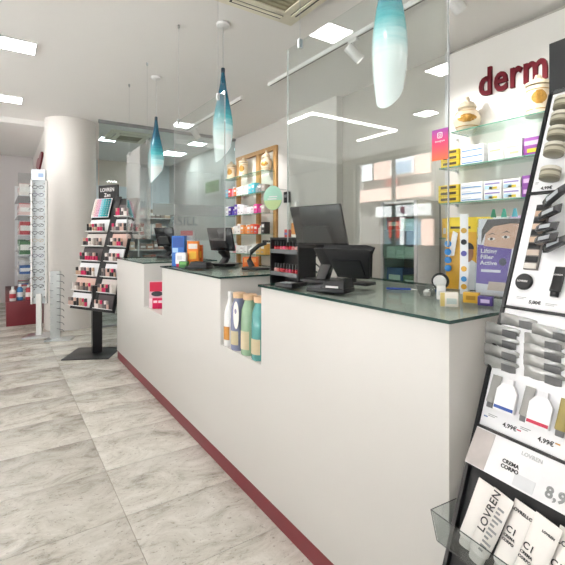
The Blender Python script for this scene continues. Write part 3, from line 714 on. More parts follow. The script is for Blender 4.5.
# ================================================================ eyewear racks and far bay
rk = thing('eyewear_rack', (.39, 6.25, 0), 'tall white eyewear display rack with spectacles in front of the round column', 'display rack')
ra = Frame((.40, 6.30, 0), (.94, -.34, 0), (.34, .94, 0))
MB().box(-.15, .16, -.16, .14, .001, .018, M_alu, ra).build('base_plate', rk, .003)
MB().box(-.03, .03, -.02, .03, .0185, .55, M_paint, ra).build('post', rk)
MB().box(-.095, -.075, -.02, .04, .42, 2.02, M_paint, ra).box(.075, .095, -.02, .04, .42, 2.02, M_paint, ra).build('upright', rk)
MB().box(-.0745, .0745, .02, .03, .42, 2.02, mat('rack_panel', '#d7dde0', .25), ra).build('back_panel', rk)
MB().box(-.08, .08, -.03, .035, 2.021, 2.16, mat('rack_header', '#e4ebf2', .3), ra).build('header', rk)
MB().box(.0, .06, -.0315, -.0305, 2.06, 2.11, mat('header_print', '#9db4d6', .4), ra).build('header_print', rk)
for k in range(16):
    for s_ in (-1, 1): MB().box(s_*.06-.008, s_*.06+.008, -.035, .0195, .50+k*.098, .515+k*.098, M_alu, ra).build('holder', rk)
def spectacles(fr_, label, m, group, w=.135):
    t = thing('spectacles', fr_.o, label, 'spectacles', group)
    for s_ in (-1, 1):
        n = 14; c0 = s_*w*.27
        MB().tube([(c0+math.cos(2*math.pi*i/n)*w*.21, 0, math.sin(2*math.pi*i/n)*w*.15) for i in range(n+1)], .0028, m, fr_, 5).build('rim', t)
        MB().tube([(s_*w*.48, .0, .008), (s_*w*.51, -.05, .01), (s_*w*.5, -.10, .008), (s_*w*.47, -.135, -.012)], .0025, m, fr_, 5).build('temple', t)
    MB().tube([(-w*.07, 0, .005), (0, .003, .009), (w*.07, 0, .005)], .0022, m, fr_, 5).build('bridge', t)
sp_m = [M_blackm, col('#6b4a2c'), M_black, col('#8a8f93'), col('#4b3a66'), M_blackm, col('#c9b79a'), M_black]
for k in range(14):
    f_ = Frame(ra.p(.0, -.042, .56+k*.098+.095), ra.x, ra.y)
    spectacles(f_, 'spectacles on the tall white rack, %s pair from the bottom' % ORD[k], sp_m[k % 8], 'spectacles on the tall rack')
mk = thing('eyewear_rack', (.53, 6.05, 0), 'low silver eyewear rack with protruding arms in front of the round column', 'display rack')
mf = Frame((.555, 5.97, 0), (.94, -.34, 0), (.34, .94, 0))
MB().box(-.10, .20, -.10, .09, .001, .016, M_alu, mf).build('base_plate', mk, .003)
MB().box(-.055, .055, -.006, .02, .0165, .86, mat('rack_silver', '#b9bcbb', .3, metal=.4), mf).build('upright', mk)
for k in range(9):
    z = .14+k*.085
    MB().tube([(.02, -.007, z), (.05, -.05, z+.004), (.11, -.10, z), (.13, -.115, z-.022)], .003, M_blackm, mf, 5).build('arm', mk)
    MB().tube([(-.02, -.007, z-.03), (-.045, -.04, z-.03), (-.05, -.05, z-.015)], .003, M_alu, mf, 5).build('hook', mk)
# far bay shelving on a red plinth
bay = thing('bay_shelving', (.29, 8.3, 0), 'white shelf bay on a dark red plinth in the far left corner', 'shelving')
MB().box(.05, .515, 7.2, 9.5, .001, .35, M_kick).build('plinth', bay, .004)
MB().box(.49, .515, 7.45, 9.5, .351, 2.25, M_board).build('back_panel', bay)
MB().box(.20, .489, 7.45, 7.47, .351, 2.25, M_acr).build('end_panel', bay); MB().box(.20, .489, 9.48, 9.5, .351, 2.25, M_board).build('end_panel', bay)
shz = [.352, .72, 1.02, 1.32, 1.62, 1.92]
for z in shz[1:]: MB().box(.20, .489, 7.475, 9.475, z-.012, z, M_board).build('shelf', bay)
rng = random.Random(3)
bp = [['#d9d3cf', '#b7444a', '#5c86b4'], ['#3f6aa8', '#d8d3d0', '#e7e3df'], ['#4b7a52', '#e7e3df', '#39577f'], ['#b7444a', '#e9e6e2', '#d8cfc8'], ['#e9c8c4', '#c25a60', '#efece8'], ['#efe6e2', '#e3b7b4', '#c25a60']]
for zi, z in enumerate(shz):
    y = 7.50; i = 0
    while y < 8.9 and i < 8:
        wd = rng.uniform(.09, .15); h = rng.uniform(.13, .22); d = rng.uniform(.10, .2); c0 = bp[zi][i % 3]
        t = thing('product_box', (.30, y+wd/2, z+.001), 'carton on the far bay shelving, %s shelf from bottom, %s from the near end' % (ORD[zi], ORD[i]), 'carton', 'cartons in the far bay')
        MB().box(.22, .22+d, y, y+wd-.01, z+.001, z+h, col(c0)).build('carton', t)
        MB().box(.2195, .2199, y+.01, y+wd-.02, z+h*.35, z+h*.6, col('#f2eeea')).build('label_band', t)
        MB().box(.23, .21+d, y-.0005, y-.0001, z+h*.3, z+h*.7, col('#f2eeea')).build('side_label', t)
        y += wd; i += 1
for k, (x, y, h, c0) in enumerate(((.13, 7.30, .21, '#d8d3d0'), (.22, 7.34, .24, '#3f7fb8'), (.33, 7.34, .22, '#b13a44'))):
    t = thing('tall_bottle', (x, y, .352), ['white and red bottle on the front of the red plinth', 'blue bottle on the front of the red plinth', 'red bottle on the front of the red plinth'][k], 'bottle')
    MB().lathe([(.038, .0), (.04, .005), (.04, h*.7), (.018, h*.82)], col(c0), Frame((x, y, .352)), n=14).build('body', t)
    MB().lathe([(.019, h*.825), (.019, h)], M_paint, Frame((x, y, .352)), n=12).build('cap', t)
    MB().lathe([(.0405, h*.2), (.0405, h*.5)], col(('#b13a44', '#e6e9ec', '#f0e9e4')[k]), Frame((x, y, .352)), n=14, cap=False).build('label_band', t)
# dark red emblem on the alcove wall
hf = Frame((.519, 0, 0), (0, -1, 0), (0, 0, 1)); hp = [(math.cos(math.radians(a)), math.sin(math.radians(a))) for a in range(0, 360, 20)]
em = thing('wall_emblem', (.51, 7.9, 2.38), 'dark red heart-shaped raised emblem on the far bay wall', 'emblem')
heart = []
for a in range(0, 360, 15):
    q = math.radians(a); heart.append((.042*16*math.sin(q)**3-7.9, 2.50+.0085*(13*math.cos(q)-5*math.cos(2*q)-2*math.cos(3*q)-math.cos(4*q))))
MB().slab(heart, .0, .02, M_red, hf).build('heart', em)
MB().slab([(x*.88-.948, 2.5+(y-2.5)*.88) for x, y in heart], .0201, .024, mat('emblem_face', '#8b2a35', .3), hf).build('face', em)

# ================================================================ things on and around the counter
M_scr = mat('dark_screen', '#141519', .08, spec=.7)
def P3(u, v, f): return at(u, v, f)
def pos_terminal(base, yaw, sw, sh_, tilt, label, height=.19, group='point-of-sale terminals'):
    """touch screen seen from behind on a slanted neck; local -y looks towards the shop floor"""
    f0 = Frame(base, (math.cos(yaw), math.sin(yaw), 0), (-math.sin(yaw), math.cos(yaw), 0))
    t = thing('pos_terminal', base, label, 'cash terminal', group)
    MB().slab([(-.10, -.05), (.10, -.05), (.12, .02), (.07, .11), (-.07, .11), (-.12, .02)], .0, .022, M_black, f0).build('foot', t, .005)
    ft = Frame(f0.p(0, .0, height), f0.x, f0.z*math.cos(tilt)+f0.y*math.sin(tilt))   # x across, y up the screen, z towards shop
    hs_ = MB().box(-sw/2, sw/2, 0, sh_, -.018, .0, mat('screen_housing', '#26272b', .25), ft).build('housing', t, .006)
    MB().box(-sw/2+.012, sw/2-.012, .012, sh_-.012, -.0195, -.0182, M_scr, ft).build('display', hs_)
    MB().slab([(-sw*.30, .03), (sw*.30, .03), (sw*.24, sh_*.55), (-sw*.24, sh_*.55)], .0005, .022, M_blackm, ft).build('rear_cover', hs_, .004)
    MB().loft([[(-.03, -.015, .0225), (.03, -.015, .0225), (.03, .03, .0225), (-.03, .03, .0225)], [(-.035, .03, height*.55), (.035, .03, height*.55), (.03, .06, height*.55), (-.03, .06, height*.55)],
               [(-.045, -.012, height*1.02), (.045, -.012, height*1.02), (.045, .03, height*1.12), (-.045, .03, height*1.12)]], M_black, f0, smooth=False).build('neck', t, .004)
    MB().tube([(-.02, .05, .03), (-.06, .09, .05), (-.09, .04, .10), (-.05, .03, height*.9)], .004, M_blackm, f0, 6).build('cable', t)
    return t, f0
# near terminal: screen edge from the picture
base = Vector((1.275, 1.575, ZT))
t, f0 = pos_terminal(base, math.radians(-80), .315, .215, -.30, 'black touch-screen cash terminal on the near counter, seen from behind', .165)
# its swing-out keyboard
f_ = Frame((1.30, 1.36, ZT+.055), (.26, -.965, 0), (-.965*.55, -.26*.55, .83))
kb = thing('swing_keyboard', f_.o-Vector((0, 0, .045)), 'black swing-arm keyboard tray beside the near terminal', 'keyboard')
MB().slab([(-.09, 0), (.07, 0), (.11, .12), (.13, .15), (.10, .16), (-.11, .16)], 0, .022, M_blackm, f_).build('tray', kb, .004)
MB().box(-.08, .06, .02, .10, .0222, .027, M_black, f_).build('key_pad', kb)
MB().box(-.05, .05, .0, .08, -.044, -.03, M_black, Frame(f_.o, (f_.x.x, f_.x.y, 0), (-f_.x.y, f_.x.x, 0))).build('foot', kb, .003)
MB().tube([f_.o+Vector((0, .02, -.032)), f_.o+Vector((.03, .05, .0)), f_.o+Vector((.05, .06, .05))], .012, M_black).build('arm', kb)
# receipt tray in front
f_ = yawframe(1.125, 1.335, ZT, math.radians(-66))
pr = thing('receipt_printer', f_.o, 'low black receipt printer with open tray on the near counter edge', 'printer')
MB().slab([(-.085, -.05), (.085, -.05), (.085, .06), (-.085, .06)], 0, .018, M_black, f_).build('base', pr, .004)
MB().loft([[(-.02, -.05, .0185), (.085, -.05, .0185), (.085, .055, .0185), (-.02, .055, .0185)], [(-.012, -.035, .040), (.08, -.045, .058), (.08, .04, .058), (-.012, .04, .040)]], M_blackm, f_, smooth=False).build('body', pr, .004)
MB().box(-.078, -.03, -.042, .045, .0185, .021, mat('printer_grey', '#57585c', .4), f_).build('tray', pr)
MB().box(.005, .06, -.0525, -.0505, .022, .030, mat('status_white', '#d9d9d6', .4), f_).build('paper_slot', pr)
f_ = yawframe(1.088, 1.56, ZT, math.radians(-70))
cr = thing('card_reader', f_.o, 'small black card reader left of the receipt printer', 'card reader')
MB().slab([(-.05, -.06), (.045, -.06), (.04, .07), (-.04, .07)], 0, .02, M_black, f_).build('body', cr, .004)
MB().box(-.035, .03, .015, .055, .0203, .022, M_scr, f_).build('display', cr)
for i in range(9): MB().box(-.03+.021*(i % 3), -.03+.021*(i % 3)+.014, -.048+.017*(i//3), -.048+.017*(i//3)+.010, .0203, .0225, col('#b8babb'), f_).build('key', cr)
f_ = yawframe(1.40, 1.20, ZT, -.9)
pen = thing('ball_pen', f_.o, 'blue ball pen lying on the near counter', 'pen')
MB().tube([(-.06, 0, .006), (.04, 0, .006)], .0045, col('#2a4fb0'), f_, 8).build('barrel', pen)
MB().tube([(.0405, 0, .006), (.065, 0, .005)], [.0045, .001], M_alu, f_, 8).build('tip', pen)
# middle terminal with swing arm, and its neighbours
t2, f2 = pos_terminal(Vector((1.40, 2.93, ZT)), math.radians(-74), .27, .18, -.25, 'black touch-screen cash terminal on the middle counter', .115)
f_ = yawframe(1.15, 2.78, ZT, -.9)
pr2 = thing('receipt_printer', f_.o, 'black receipt printer on the middle counter edge', 'printer')
MB().slab([(-.085, -.05), (.085, -.05), (.085, .06), (-.085, .06)], 0, .018, M_black, f_).build('base', pr2, .004)
MB().loft([[(-.06, -.05, .0185), (.085, -.05, .0185), (.085, .055, .0185), (-.06, .055, .0185)], [(-.05, -.03, .05), (.075, -.04, .045), (.075, .04, .045), (-.05, .04, .05)]], M_blackm, f_, smooth=False).build('body', pr2, .004)
f_ = yawframe(1.45, 2.50, ZT, -.8)
ar = thing('monitor_arm', f_.o, 'curved black monitor arm at the right end of the middle counter', 'monitor arm')
MB().slab([(-.09, -.05), (.10, -.05), (.10, .05), (-.09, .05)], 0, .016, M_black, f_).build('foot', ar, .004)
MB().tube([(-.03, 0, .0165), (-.05, 0, .06), (-.035, 0, .12), (.02, 0, .165), (.07, 0, .18)], [.022, .018, .016, .014, .012], M_black, f_, 10).build('arm', ar)
MB().box(.05, .10, -.03, .03, .185, .20, M_blackm, f_).build('head', ar, .003)
# far terminal
t3, f3 = pos_terminal(Vector((1.42, 4.30, ZT)), math.radians(-70), .30, .20, -.25, 'black touch-screen cash terminal on the far counter', .12)
f_ = yawframe(1.50, 3.90, ZT, -.6)
ar = thing('monitor_arm', f_.o, 'curved black monitor arm on the far counter', 'monitor arm')
MB().slab([(-.07, -.05), (.08, -.05), (.08, .05), (-.07, .05)], 0, .016, M_black, f_).build('foot', ar, .004)
MB().tube([(.04, 0, .0165), (.06, 0, .08), (.045, 0, .15), (-.02, 0, .19), (-.09, 0, .18), (-.13, 0, .14)], [.02, .016, .015, .015, .014, .010], M_black, f_, 10).build('arm', ar)
MB().box(-.16, -.125, -.03, .03, .10, .155, M_blackm, f_).build('head', ar, .003)

# product display on the middle counter, left end
def carton(name, x, y, z, wx, wy, h, yaw, base_col, label, prints=(), cat='carton', group=None, rough=.4):
    """printed carton; wx across its face, wy deep; face looks to local -y; prints = (x0,x1,z0,z1,colour) as fractions"""
    f_ = yawframe(x, y, z, yaw); t = thing(name, f_.o, label, cat, group)
    cbody = MB().box(-wx/2, wx/2, -wy/2, wy/2, 0, h, col(base_col, rough), f_).build('carton_body', t, .0012)
    for a, b_, c0, d, cl in prints:
        MB().box(-wx/2+a*wx, -wx/2+b_*wx, -wy/2-.0008, -wy/2-.0002, c0*h, d*h, col(cl), f_).build('print', cbody)
    return t, f_
FY = -math.pi/2                                       # faces the shop floor (-X)
p = onz(173, 261.5, ZT)
def cpos(u, v, zz=ZT): q = onz(u, v, zz); return q.x, q.y
carton('blue_carton', 1.13, 3.12, ZT, .10, .05, .23, -.75, '#2f6fc4', 'blue and white carton with dark print at the left end of the middle counter', [(.08, .92, .62, .95, '#1d4f9e'), (.3, .95, .08, .42, '#eef2f6'), (.05, .5, .45, .6, '#9cc4ec')])
carton('white_carton', 1.115, 3.02, ZT, .075, .04, .105, -.8, '#f0eff0', 'small white carton with a crimson base band in front of the blue carton', [(.0, 1, 0, .22, '#c01f52'), (.1, .6, .5, .8, '#d8d8dc')])
carton('red_carton', 1.21, 3.155, ZT, .10, .04, .27, -.75, '#f2f3f5', 'tall white carton with a red top band behind the blue carton', [(.0, 1, .86, 1, '#c8323e'), (.1, .9, .2, .7, '#5f93cf')])
carton('orange_carton', 1.195, 3.0, ZT, .085, .04, .19, -.6, '#ef8a2b', 'orange carton standing beside the blue carton', [(.2, .8, .3, .6, '#f6c13e'), (.1, .9, .7, .9, '#f7efe4')])
carton('orange_carton', 1.262, 3.035, ZT, .045, .04, .16, -.55, '#e56a1f', 'narrow dark orange carton right of the orange carton', [(.2, .8, .4, .7, '#f4b23a')])
carton('green_carton', 1.10, 2.94, ZT, .06, .04, .045, -.8, '#3f7a3c', 'small green carton lying before the orange cartons', [(.1, .9, .5, .9, '#6fae5a')])
carton('orange_carton', 1.52, 2.70, ZT, .11, .06, .075, -.7, '#e8702a', 'low orange carton behind the middle receipt printer', [(.1, .9, .5, .9, '#f2a35c')])

# bottles in the near notch
def wash_bottle(x, y, z, h, r, body, capm, label, lab=None, neck=.20, group='lotion bottles in the notch', shoulder=.62):
    f_ = Frame((x, y, z)); t = thing('lotion_bottle', f_.o, label, 'bottle', group)
    wb = MB().lathe([(r*.93, 0), (r, .006), (r, h*shoulder*.7), (r*.92, h*shoulder), (r*neck*1.7, h*.86), (r*neck*1.6, h*.905)], body, f_, n=20).build('body', t)
    MB().lathe([(r*neck*1.9, h*.906), (r*neck*2.0, h*.93), (r*neck*2.0, h*.99), (r*neck*1.7, h)], capm, f_, n=16).build('cap', t)
    if lab:
        V = []; n = 7; a0 = math.pi*1.08
        for i in range(n+1):
            a = a0-.7+1.4*i/n
            for zz in (lab[1], lab[2]): V.append((r*1.012*math.cos(a), r*1.012*math.sin(a), h*zz))
        MB().add(V, [(2*i, 2*i+2, 2*i+3, 2*i+1) for i in range(n)], lab[0], f_, True).build('label_patch', wb)
    return t
def tinted(name, h): return mat(name, h, .12, spec=.6, var=.1)
NF = NZ+.0015
wash_bottle(1.062, 2.118, NF, .300, .037, mat('lotion_white', '#f2f1ee', .35), mat('cap_white', '#f2f0ec', .3), 'white lotion bottle with amber label, leftmost in the near notch', (mat('amber_label', '#c98a3c', .5), .12, .36))
wash_bottle(1.066, 2.02, NF, .305, .046, tinted('lotion_violet', '#8288a6'), mat('cap_wood', '#e2bd98', .4), 'violet-grey lotion bottle second from left in the near notch', (mat('sand_label', '#cdbf9c', .5), .10, .34), neck=.38, shoulder=.74)
wash_bottle(1.068, 1.905, NF, .31, .048, tinted('lotion_green', '#98b697'), mat('cap_wood', '#e2bd98', .4), 'green lotion bottle third from left in the near notch', (mat('sand_label', '#cdbf9c', .5), .10, .40), neck=.38, shoulder=.74)
wash_bottle(1.068, 1.795, NF, .31, .048, tinted('lotion_teal', '#5a9f9b'), mat('cap_wood', '#e2bd98', .4), 'teal lotion bottle rightmost in the near notch', (mat('sand_label', '#cdbf9c', .5), .10, .34), neck=.38, shoulder=.74)
tg = thing('hang_tag', (1.017, 1.965, NF+.13), 'oval white hang tag on the bottles in the near notch', 'tag')
hf = Frame((1.0165, 1.962, NF+.195), (0, -1, 0), (0, 0, 1))
MB().slab([(.03*math.cos(a*math.pi/10), .072*math.sin(a*math.pi/10)) for a in range(20)], 0, .0015, mat('tag_paper', '#f1ece6', .6), hf).build('card', tg)
MB().slab([(.012*math.cos(a*math.pi/6)-.004, .014*math.sin(a*math.pi/6)+.02) for a in range(12)], .0016, .002, col('#8f8aa8'), hf).build('print', tg)
MB().tube([(0, .071, 0), (.005, .10, .004)], .0008, M_grey, hf, 5).build('string', tg)
# pink packets in the far notch
for k, (y, x, wx, h, lab_) in enumerate(((3.58, 1.07, .10, .19, 'pink sweets display carton with dark oval badge in the far notch'),)):
    t, f_ = carton('pink_display', x+.03, y, NF, .13, .05, .075, -.35, '#f2d7dc', lab_, [])
    MB().box(-.065, .065, .012, .02, .0755, .225, col('#f3ced6'), f_).build('back_card', t)
    MB().box(-.06, .06, .0095, .0115, .135, .215, col('#dd2f55'), f_).build('crimson_field', t)
    MB().slab([(.048*math.cos(a*math.pi/8), .022*math.sin(a*math.pi/8)+.115) for a in range(16)], 0, .002, mat('badge', '#3c4348', .4), Frame(f_.p(0, .0093, 0), f_.x, f_.z)).build('badge', t)
for k, (dx, lab_) in enumerate(((-.035, 'bright pink packet left of its twin in the far notch'), (.035, 'bright pink packet right of its twin in the far notch'))):
    f_ = yawframe(1.07+.035*k, 3.52-.02*k, NF, -.35)
    t = thing('pink_packet', f_.o, lab_, 'packet', 'pink packets')
    MB().box(-.026, .026, -.008, .008, 0, .09, col('#e2275f', .3), f_).build('packet', t, .003)
    MB().box(-.018, .018, -.0095, -.0085, .05, .07, col('#f5dbe2'), f_).build('print', t)

# nail polish stand in the near notch, behind the bottles
nf = Frame((1.36, 1.99, NF), (0, -1, 0), (1, 0, 0))    # x towards camera side, y into the counter, z up
ns = thing('nail_polish_stand', nf.o, 'black nail polish display with two rows standing behind the notch bottles', 'display stand')
MB().box(-.155, .135, .08, .10, .0, .60, M_blackm, nf).build('back_panel', ns)
for s_ in (-.155, .125): MB().box(s_, s_+.010, -.02, .0795, .0, .60, M_blackm, nf).build('side_panel', ns)
for zz in (.39, .52): 
    MB().box(-.1445, .1245, -.02, .079, zz-.012, zz, M_blackm, nf).build('shelf', ns)
    MB().box(-.1445, .1245, -.023, -.0205, zz-.012, zz+.012, mat('shelf_lip', '#8d8f92', .25, metal=.5), nf).build('shelf_lip', ns)
MB().box(-.1445, .1245, -.02, .079, .588, .60, M_blackm, nf).build('top', ns)
MB().box(-.1445, .1245, -.02, .079, .0, .30, M_blackm, nf).build('base_cabinet', ns)
reds = ['#d9a4a0', '#d8766f', '#c4343c', '#b3202f', '#c94f63', '#d8476b', '#a51f2c', '#c22a38', '#e07f86']
for r_, zz in enumerate((.39, .52)):
    for i in range(9):
        f_ = nf.sub(-.130+i*.0305, .005, zz+.001)
        t = thing('nail_polish', f_.o, 'nail polish bottle, %s row, %s from left in the black display' % (('lower', 'upper')[r_], ORD[i]), 'nail polish', 'nail polishes in the black display')
        MB().lathe([(.0105, 0), (.011, .002), (.011, .024), (.006, .029)], col(reds[(i+r_*2) % 9], .15), f_, n=10).build('bottle', t)
        MB().lathe([(.0068, .0295), (.0062, .058)], M_black, f_, n=8).build('cap', t)
zz = NF+.6015
t = wash_bottle(1.385, 1.935, zz, .20, .030, mat('lotion_white', '#f2f1ee', .35), mat('cap_white', '#f2f0ec', .3), 'white tapered bottle with orange pattern on top of the nail polish display', (mat('orange_pattern', '#d98a3a', .5, var=.5, scale=90), .08, .40), group='items on the nail polish display', shoulder=.5)
carton('sample_carton', 1.385, 2.02, zz, .035, .03, .045, FY, '#b5453f', 'small red sample carton on top of the nail polish display', [(.1, .9, .3, .6, '#5b6aa0')])
carton('sample_carton', 1.42, 1.90-.01, zz, .035, .03, .06, FY, '#caa46a', 'small tan sample carton beside the tapered bottle', [(.1, .9, .2, .7, '#efe3cc')])

# things at the right end of the near counter
bw = thing('glass_bowl', (1.50, 1.12, ZT), 'small clear glass bowl on the near counter', 'bowl')
p = onz(427, 297, ZT); bw.location = (p.x, p.y, ZT)
MB().lathe([(.020, 0), (.026, .003), (.034, .02), (.040, .045), (.037, .045), (.031, .021), (.022, .006), (0, .005)], M_acr, Frame((p.x, p.y, ZT)), n=20).build('bowl', bw)
MB().lathe([(.012, .006), (.014, .02), (.004, .03)], mat('sweet_wrap', '#e9e7e2', .3), Frame((p.x, p.y, ZT)), n=8).build('content', bw)
p = onz(449, 306, ZT)
carton('card_box', p.x, p.y, ZT, .055, .03, .045, -.9, '#efe9dc', 'little cream box of cards on the near counter beside the bowl', [(.0, .25, .0, 1, '#d9c27a'), (.35, .9, .2, .6, '#c9d6cf')])
p = onz(441, 299, ZT)
carton('card_box', p.x, p.y, ZT, .03, .03, .05, -.9, '#f4f3f0', 'little white box behind the cream card box', [(.2, .8, .3, .6, '#cfd4d8')])
# yellow standee with a man in white
sf = Frame((1.60, 1.16, ZT), (.45, -.89, 0), (0, 0, 1))
q0 = sf.pix(446, 296); q1 = sf.pix(477, 224)
wS = q1[0]-q0[0]; hS = max(.25, q1[1])
sf = Frame(sf.p(q0[0], 0), sf.x, sf.y)
st = thing('yellow_standee', sf.p(wS/2, 0), 'yellow cardboard standee showing a man in white on the near counter', 'standee')
scard = MB().box(0, wS, 0, hS, -.004, 0, mat('standee_yellow', '#e9b23c', .4, var=.08), sf).build('card', st)
MB().box(.002, wS, hS*.88, hS+.03, .0002, .0015, col('#f2d43c'), sf).build('header', st)
MB().box(wS*.15, wS*.8, hS*.93, hS*.93+.010, .0016, .0022, col('#4a3a22'), sf).build('header_print', scard)
MB().slab([(wS*.42, 0), (wS, 0), (wS, hS*.40), (wS*.86, hS*.45), (wS*.6, hS*.45), (wS*.46, hS*.36)], .0002, .0012, col('#e4e6ea'), sf).build('printed_coat', scard)
MB().slab([(wS*.72+wS*.17*math.cos(a*math.pi/8), hS*.56+hS*.14*math.sin(a*math.pi/8)) for a in range(16)], .0013, .002, col('#9a6b4d'), sf).build('printed_face', scard)
MB().slab([(wS*.72+wS*.19*math.cos(a*math.pi/8), hS*.62+hS*.10*math.sin(a*math.pi/8)) for a in range(0, 9)], .0021, .0026, col('#2a221f'), sf).build('printed_hair', scard)
MB().box(wS*.3, wS*.7, -.0, .06, -.05, -.0045, col('#d9a63a'), sf).build('prop', st)
for i in range(4):
    f_ = sf.sub(wS*.08, .09+i*.035, .006)
    MB().lathe([(.012, 0), (.015, .004), (.014, .012), (0, .014)], col('#2f86cf', .25), f_, n=12).build('blue_cap', st)
# hanging white ticket
MB().slab([(.01, hS*.50), (.035, hS*.52), (.05, hS*.86), (.03, hS*.90)], .012, .0135, col('#f4f3f0'), sf).build('ticket', st)
# round clock-like sample
p = onz(458, 298, ZT); f_ = Frame((1.495, 1.075, ZT+.045), (.45, -.89, 0), (0, 0, 1))
rd = thing('round_dispenser', (1.495, 1.075, ZT), 'round white and black dispenser before the yellow standee', 'dispenser')
MB().lathe([(.030, 0), (.034, .006), (.034, .020), (.030, .026)], M_black, f_, n=24).build('ring', rd)
MB().lathe([(.026, .0262), (.024, .030), (0, .031)], M_paint, f_, n=20).build('face', rd)
MB().box(-.02, .02, -.0445, -.0335, .0, .02, col('#2f6fc4'), f_).build('foot', rd)
# white totem with samples
tf = Frame((1.505, .995, ZT), (.30, -.954, 0), (0, 0, 1))
tt = thing('white_totem', tf.o, 'narrow white sample card between the yellow standee and the purple poster', 'standee')
MB().box(0, .030, 0, .315, -.004, 0, M_board, tf).build('card', tt)
for i, (z, h) in enumerate(((.25, '#d6a94a'), (.205, '#23242c'), (.16, '#5b57a8'), (.10, '#e0a82c'), (.06, '#3f8fd0'), (.03, '#e0a82c'))):
    MB().slab([(.015+.011*math.cos(a*math.pi/5), z+.011*math.sin(a*math.pi/5)) for a in range(10)], .0002, .003, col(h), tf).build('sample_dot', tt)
MB().box(.004, .026, 0, .02, -.04, -.0045, M_board, tf).build('prop', tt)
# purple poster in a clear holder
pf = Frame((1.40, .99, ZT+.011), (.18, -.983, 0), (.10, .018, .99))
a0 = pf.pix(474, 300); a1 = pf.pix(516, 206)
pf = Frame(pf.p(a0[0], 0), pf.x, pf.y); pw = .165; ph = .285
ps_ = thing('poster_holder', pf.p(pw/2, 0), 'clear holder with a purple beauty poster showing a woman\'s eyes', 'poster')
MB().box(0, pw, .003, ph, -.006, -.004, M_acr, pf).box(0, pw, .003, ph, .001, .003, M_acr, pf).build('holder', ps_)
MB().box(.01, pw-.01, 0, .0028, -.07, .02, M_acr, pf).build('holder_foot', ps_)
sheet_ = MB().box(.004, pw-.004, .008, ph-.004, -.0035, -.0015, col('#eceaf0'), pf).build('sheet', ps_)
def pp(poly, m, k, name): MB().slab([(.004+x*(pw-.008), .008+y*(ph-.012)) for x, y in poly], -.0014+k*.0002, -.0013+k*.0002, m, pf).build(name, sheet_)
pp([(0, .15), (1, .12), (1, .56), (.7, .62), (0, .66)], col('#6a4aa8'), 0, 'purple_field')
pp([(.14, .64), (.7, .61), (1, .555), (1, .99), (.35, .99), (.18, .85)], col('#dfb398'), 1, 'printed_face')
pp([(.08, .66), (.16, .80), (.34, .90), (.70, .935), (1, .92), (1, .995), (.20, .995), (.08, .85)], col('#5a4c46'), 2, 'printed_hair')
pp([(.70, .80), (.84, .86), (1, .84), (1, .66), (.86, .70), (.78, .76)], col('#e6bea6'), 2, 'printed_hand')
for cx_, cy_ in ((.30, .735), (.60, .76)):
    pp([(cx_+.085*math.cos(a*math.pi/6), cy_+.018*math.sin(a*math.pi/6)) for a in range(12)], col('#f2e9e4'), 3, 'printed_eye')
    pp([(cx_+.034*math.cos(a*math.pi/4), cy_+.018*math.sin(a*math.pi/4)) for a in range(8)], col('#3a2a22'), 4, 'printed_iris')
    pp([(cx_-.10, cy_+.045), (cx_+.02, cy_+.065), (cx_+.10, cy_+.05), (cx_+.02, cy_+.08)], col('#4a352c'), 3, 'printed_brow')
pp([(.66, .26), (.80, .27), (.86, .60), (.74, .62)], col('#e6e2ea'), 3, 'printed_tube')
pp([(.56+.08*math.cos(a*math.pi/6), .44+.05*math.sin(a*math.pi/6)) for a in range(12)], col('#2a2340'), 4, 'printed_seal')
pp([(.10, .30), (.52, .30), (.52, .335), (.10, .335)], col('#f3f0f8'), 3, 'printed_bar')
pp([(.25, .07), (.65, .07), (.63, .18), (.28, .18)], col('#d9c4b4'), 3, 'printed_pot')
for i, s_ in enumerate(('Lifting', 'Filler', 'Active')):
    text(sheet_, s_, .021, pf, .016, .158-.021*i, -.0009, M_paint, bold=.0004)
for i in range(3):
    f_ = Frame(pf.p(.055+.035*i, ph+.0005, -.002), pf.x, pf.y)
    MB().slab([(-.010, 0), (.010, 0), (.004, .030), (-.004, .030)], 0, .0012, col(('#2f7f5f', '#3f9a86', '#4fa8b8')[i]), f_).build('printed_drop', ps_)
p = onz(478, 303, ZT)
carton('yellow_carton', 1.345, .845, ZT, .05, .03, .035, -1.2, '#e2b23a', 'small yellow carton in front of the purple poster', [(.2, .8, .3, .7, '#b98a2a')])
carton('purple_carton', 1.33, .785, ZT, .045, .03, .03, -1.2, '#5a4590', 'small purple carton beside the yellow one', [(.2, .8, .3, .7, '#d9c9ee')])
# social media sticker on the near screen
xs = 1.1455; kf = Frame((xs, 0, 0), (0, -1, 0), (0, 0, 1))
a0 = kf.pix(432, 160); a1 = kf.pix(448.3, 127)
y0_, y1_ = onx(440, 160, xs).z, onx(440, 129, xs).z
def grad_mat():
    m = bpy.data.materials.new('sticker_gradient'); m.use_nodes = True; nt = m.node_tree; b_ = nt.nodes['Principled BSDF']
    tc = nt.nodes.new('ShaderNodeTexCoord'); sp = nt.nodes.new('ShaderNodeSeparateXYZ'); r = nt.nodes.new('ShaderNodeValToRGB')
    nt.links.new(tc.outputs['Generated'], sp.inputs[0]); nt.links.new(sp.outputs[2], r.inputs[0]); nt.links.new(r.outputs[0], b_.inputs['Base Color'])
    e = r.color_ramp.elements; e[0].color = lin('#ef6a3c'); e[1].color = lin('#9a3f9c'); q = e.new(.55); q.color = lin('#d93a68'); b_.inputs['Roughness'].default_value = .4
    return m
sk = thing('sticker', (xs, -(a0[0]+a1[0])/2, y0_), 'pink to orange social media sticker on the near screen edge', 'sticker')
sks = MB().box(a0[0], a1[0], y0_, y1_, 0, .0006, grad_mat(), kf).build('sheet', sk)
cxk, cyk = (a0[0]+a1[0])/2, y0_+(y1_-y0_)*.80
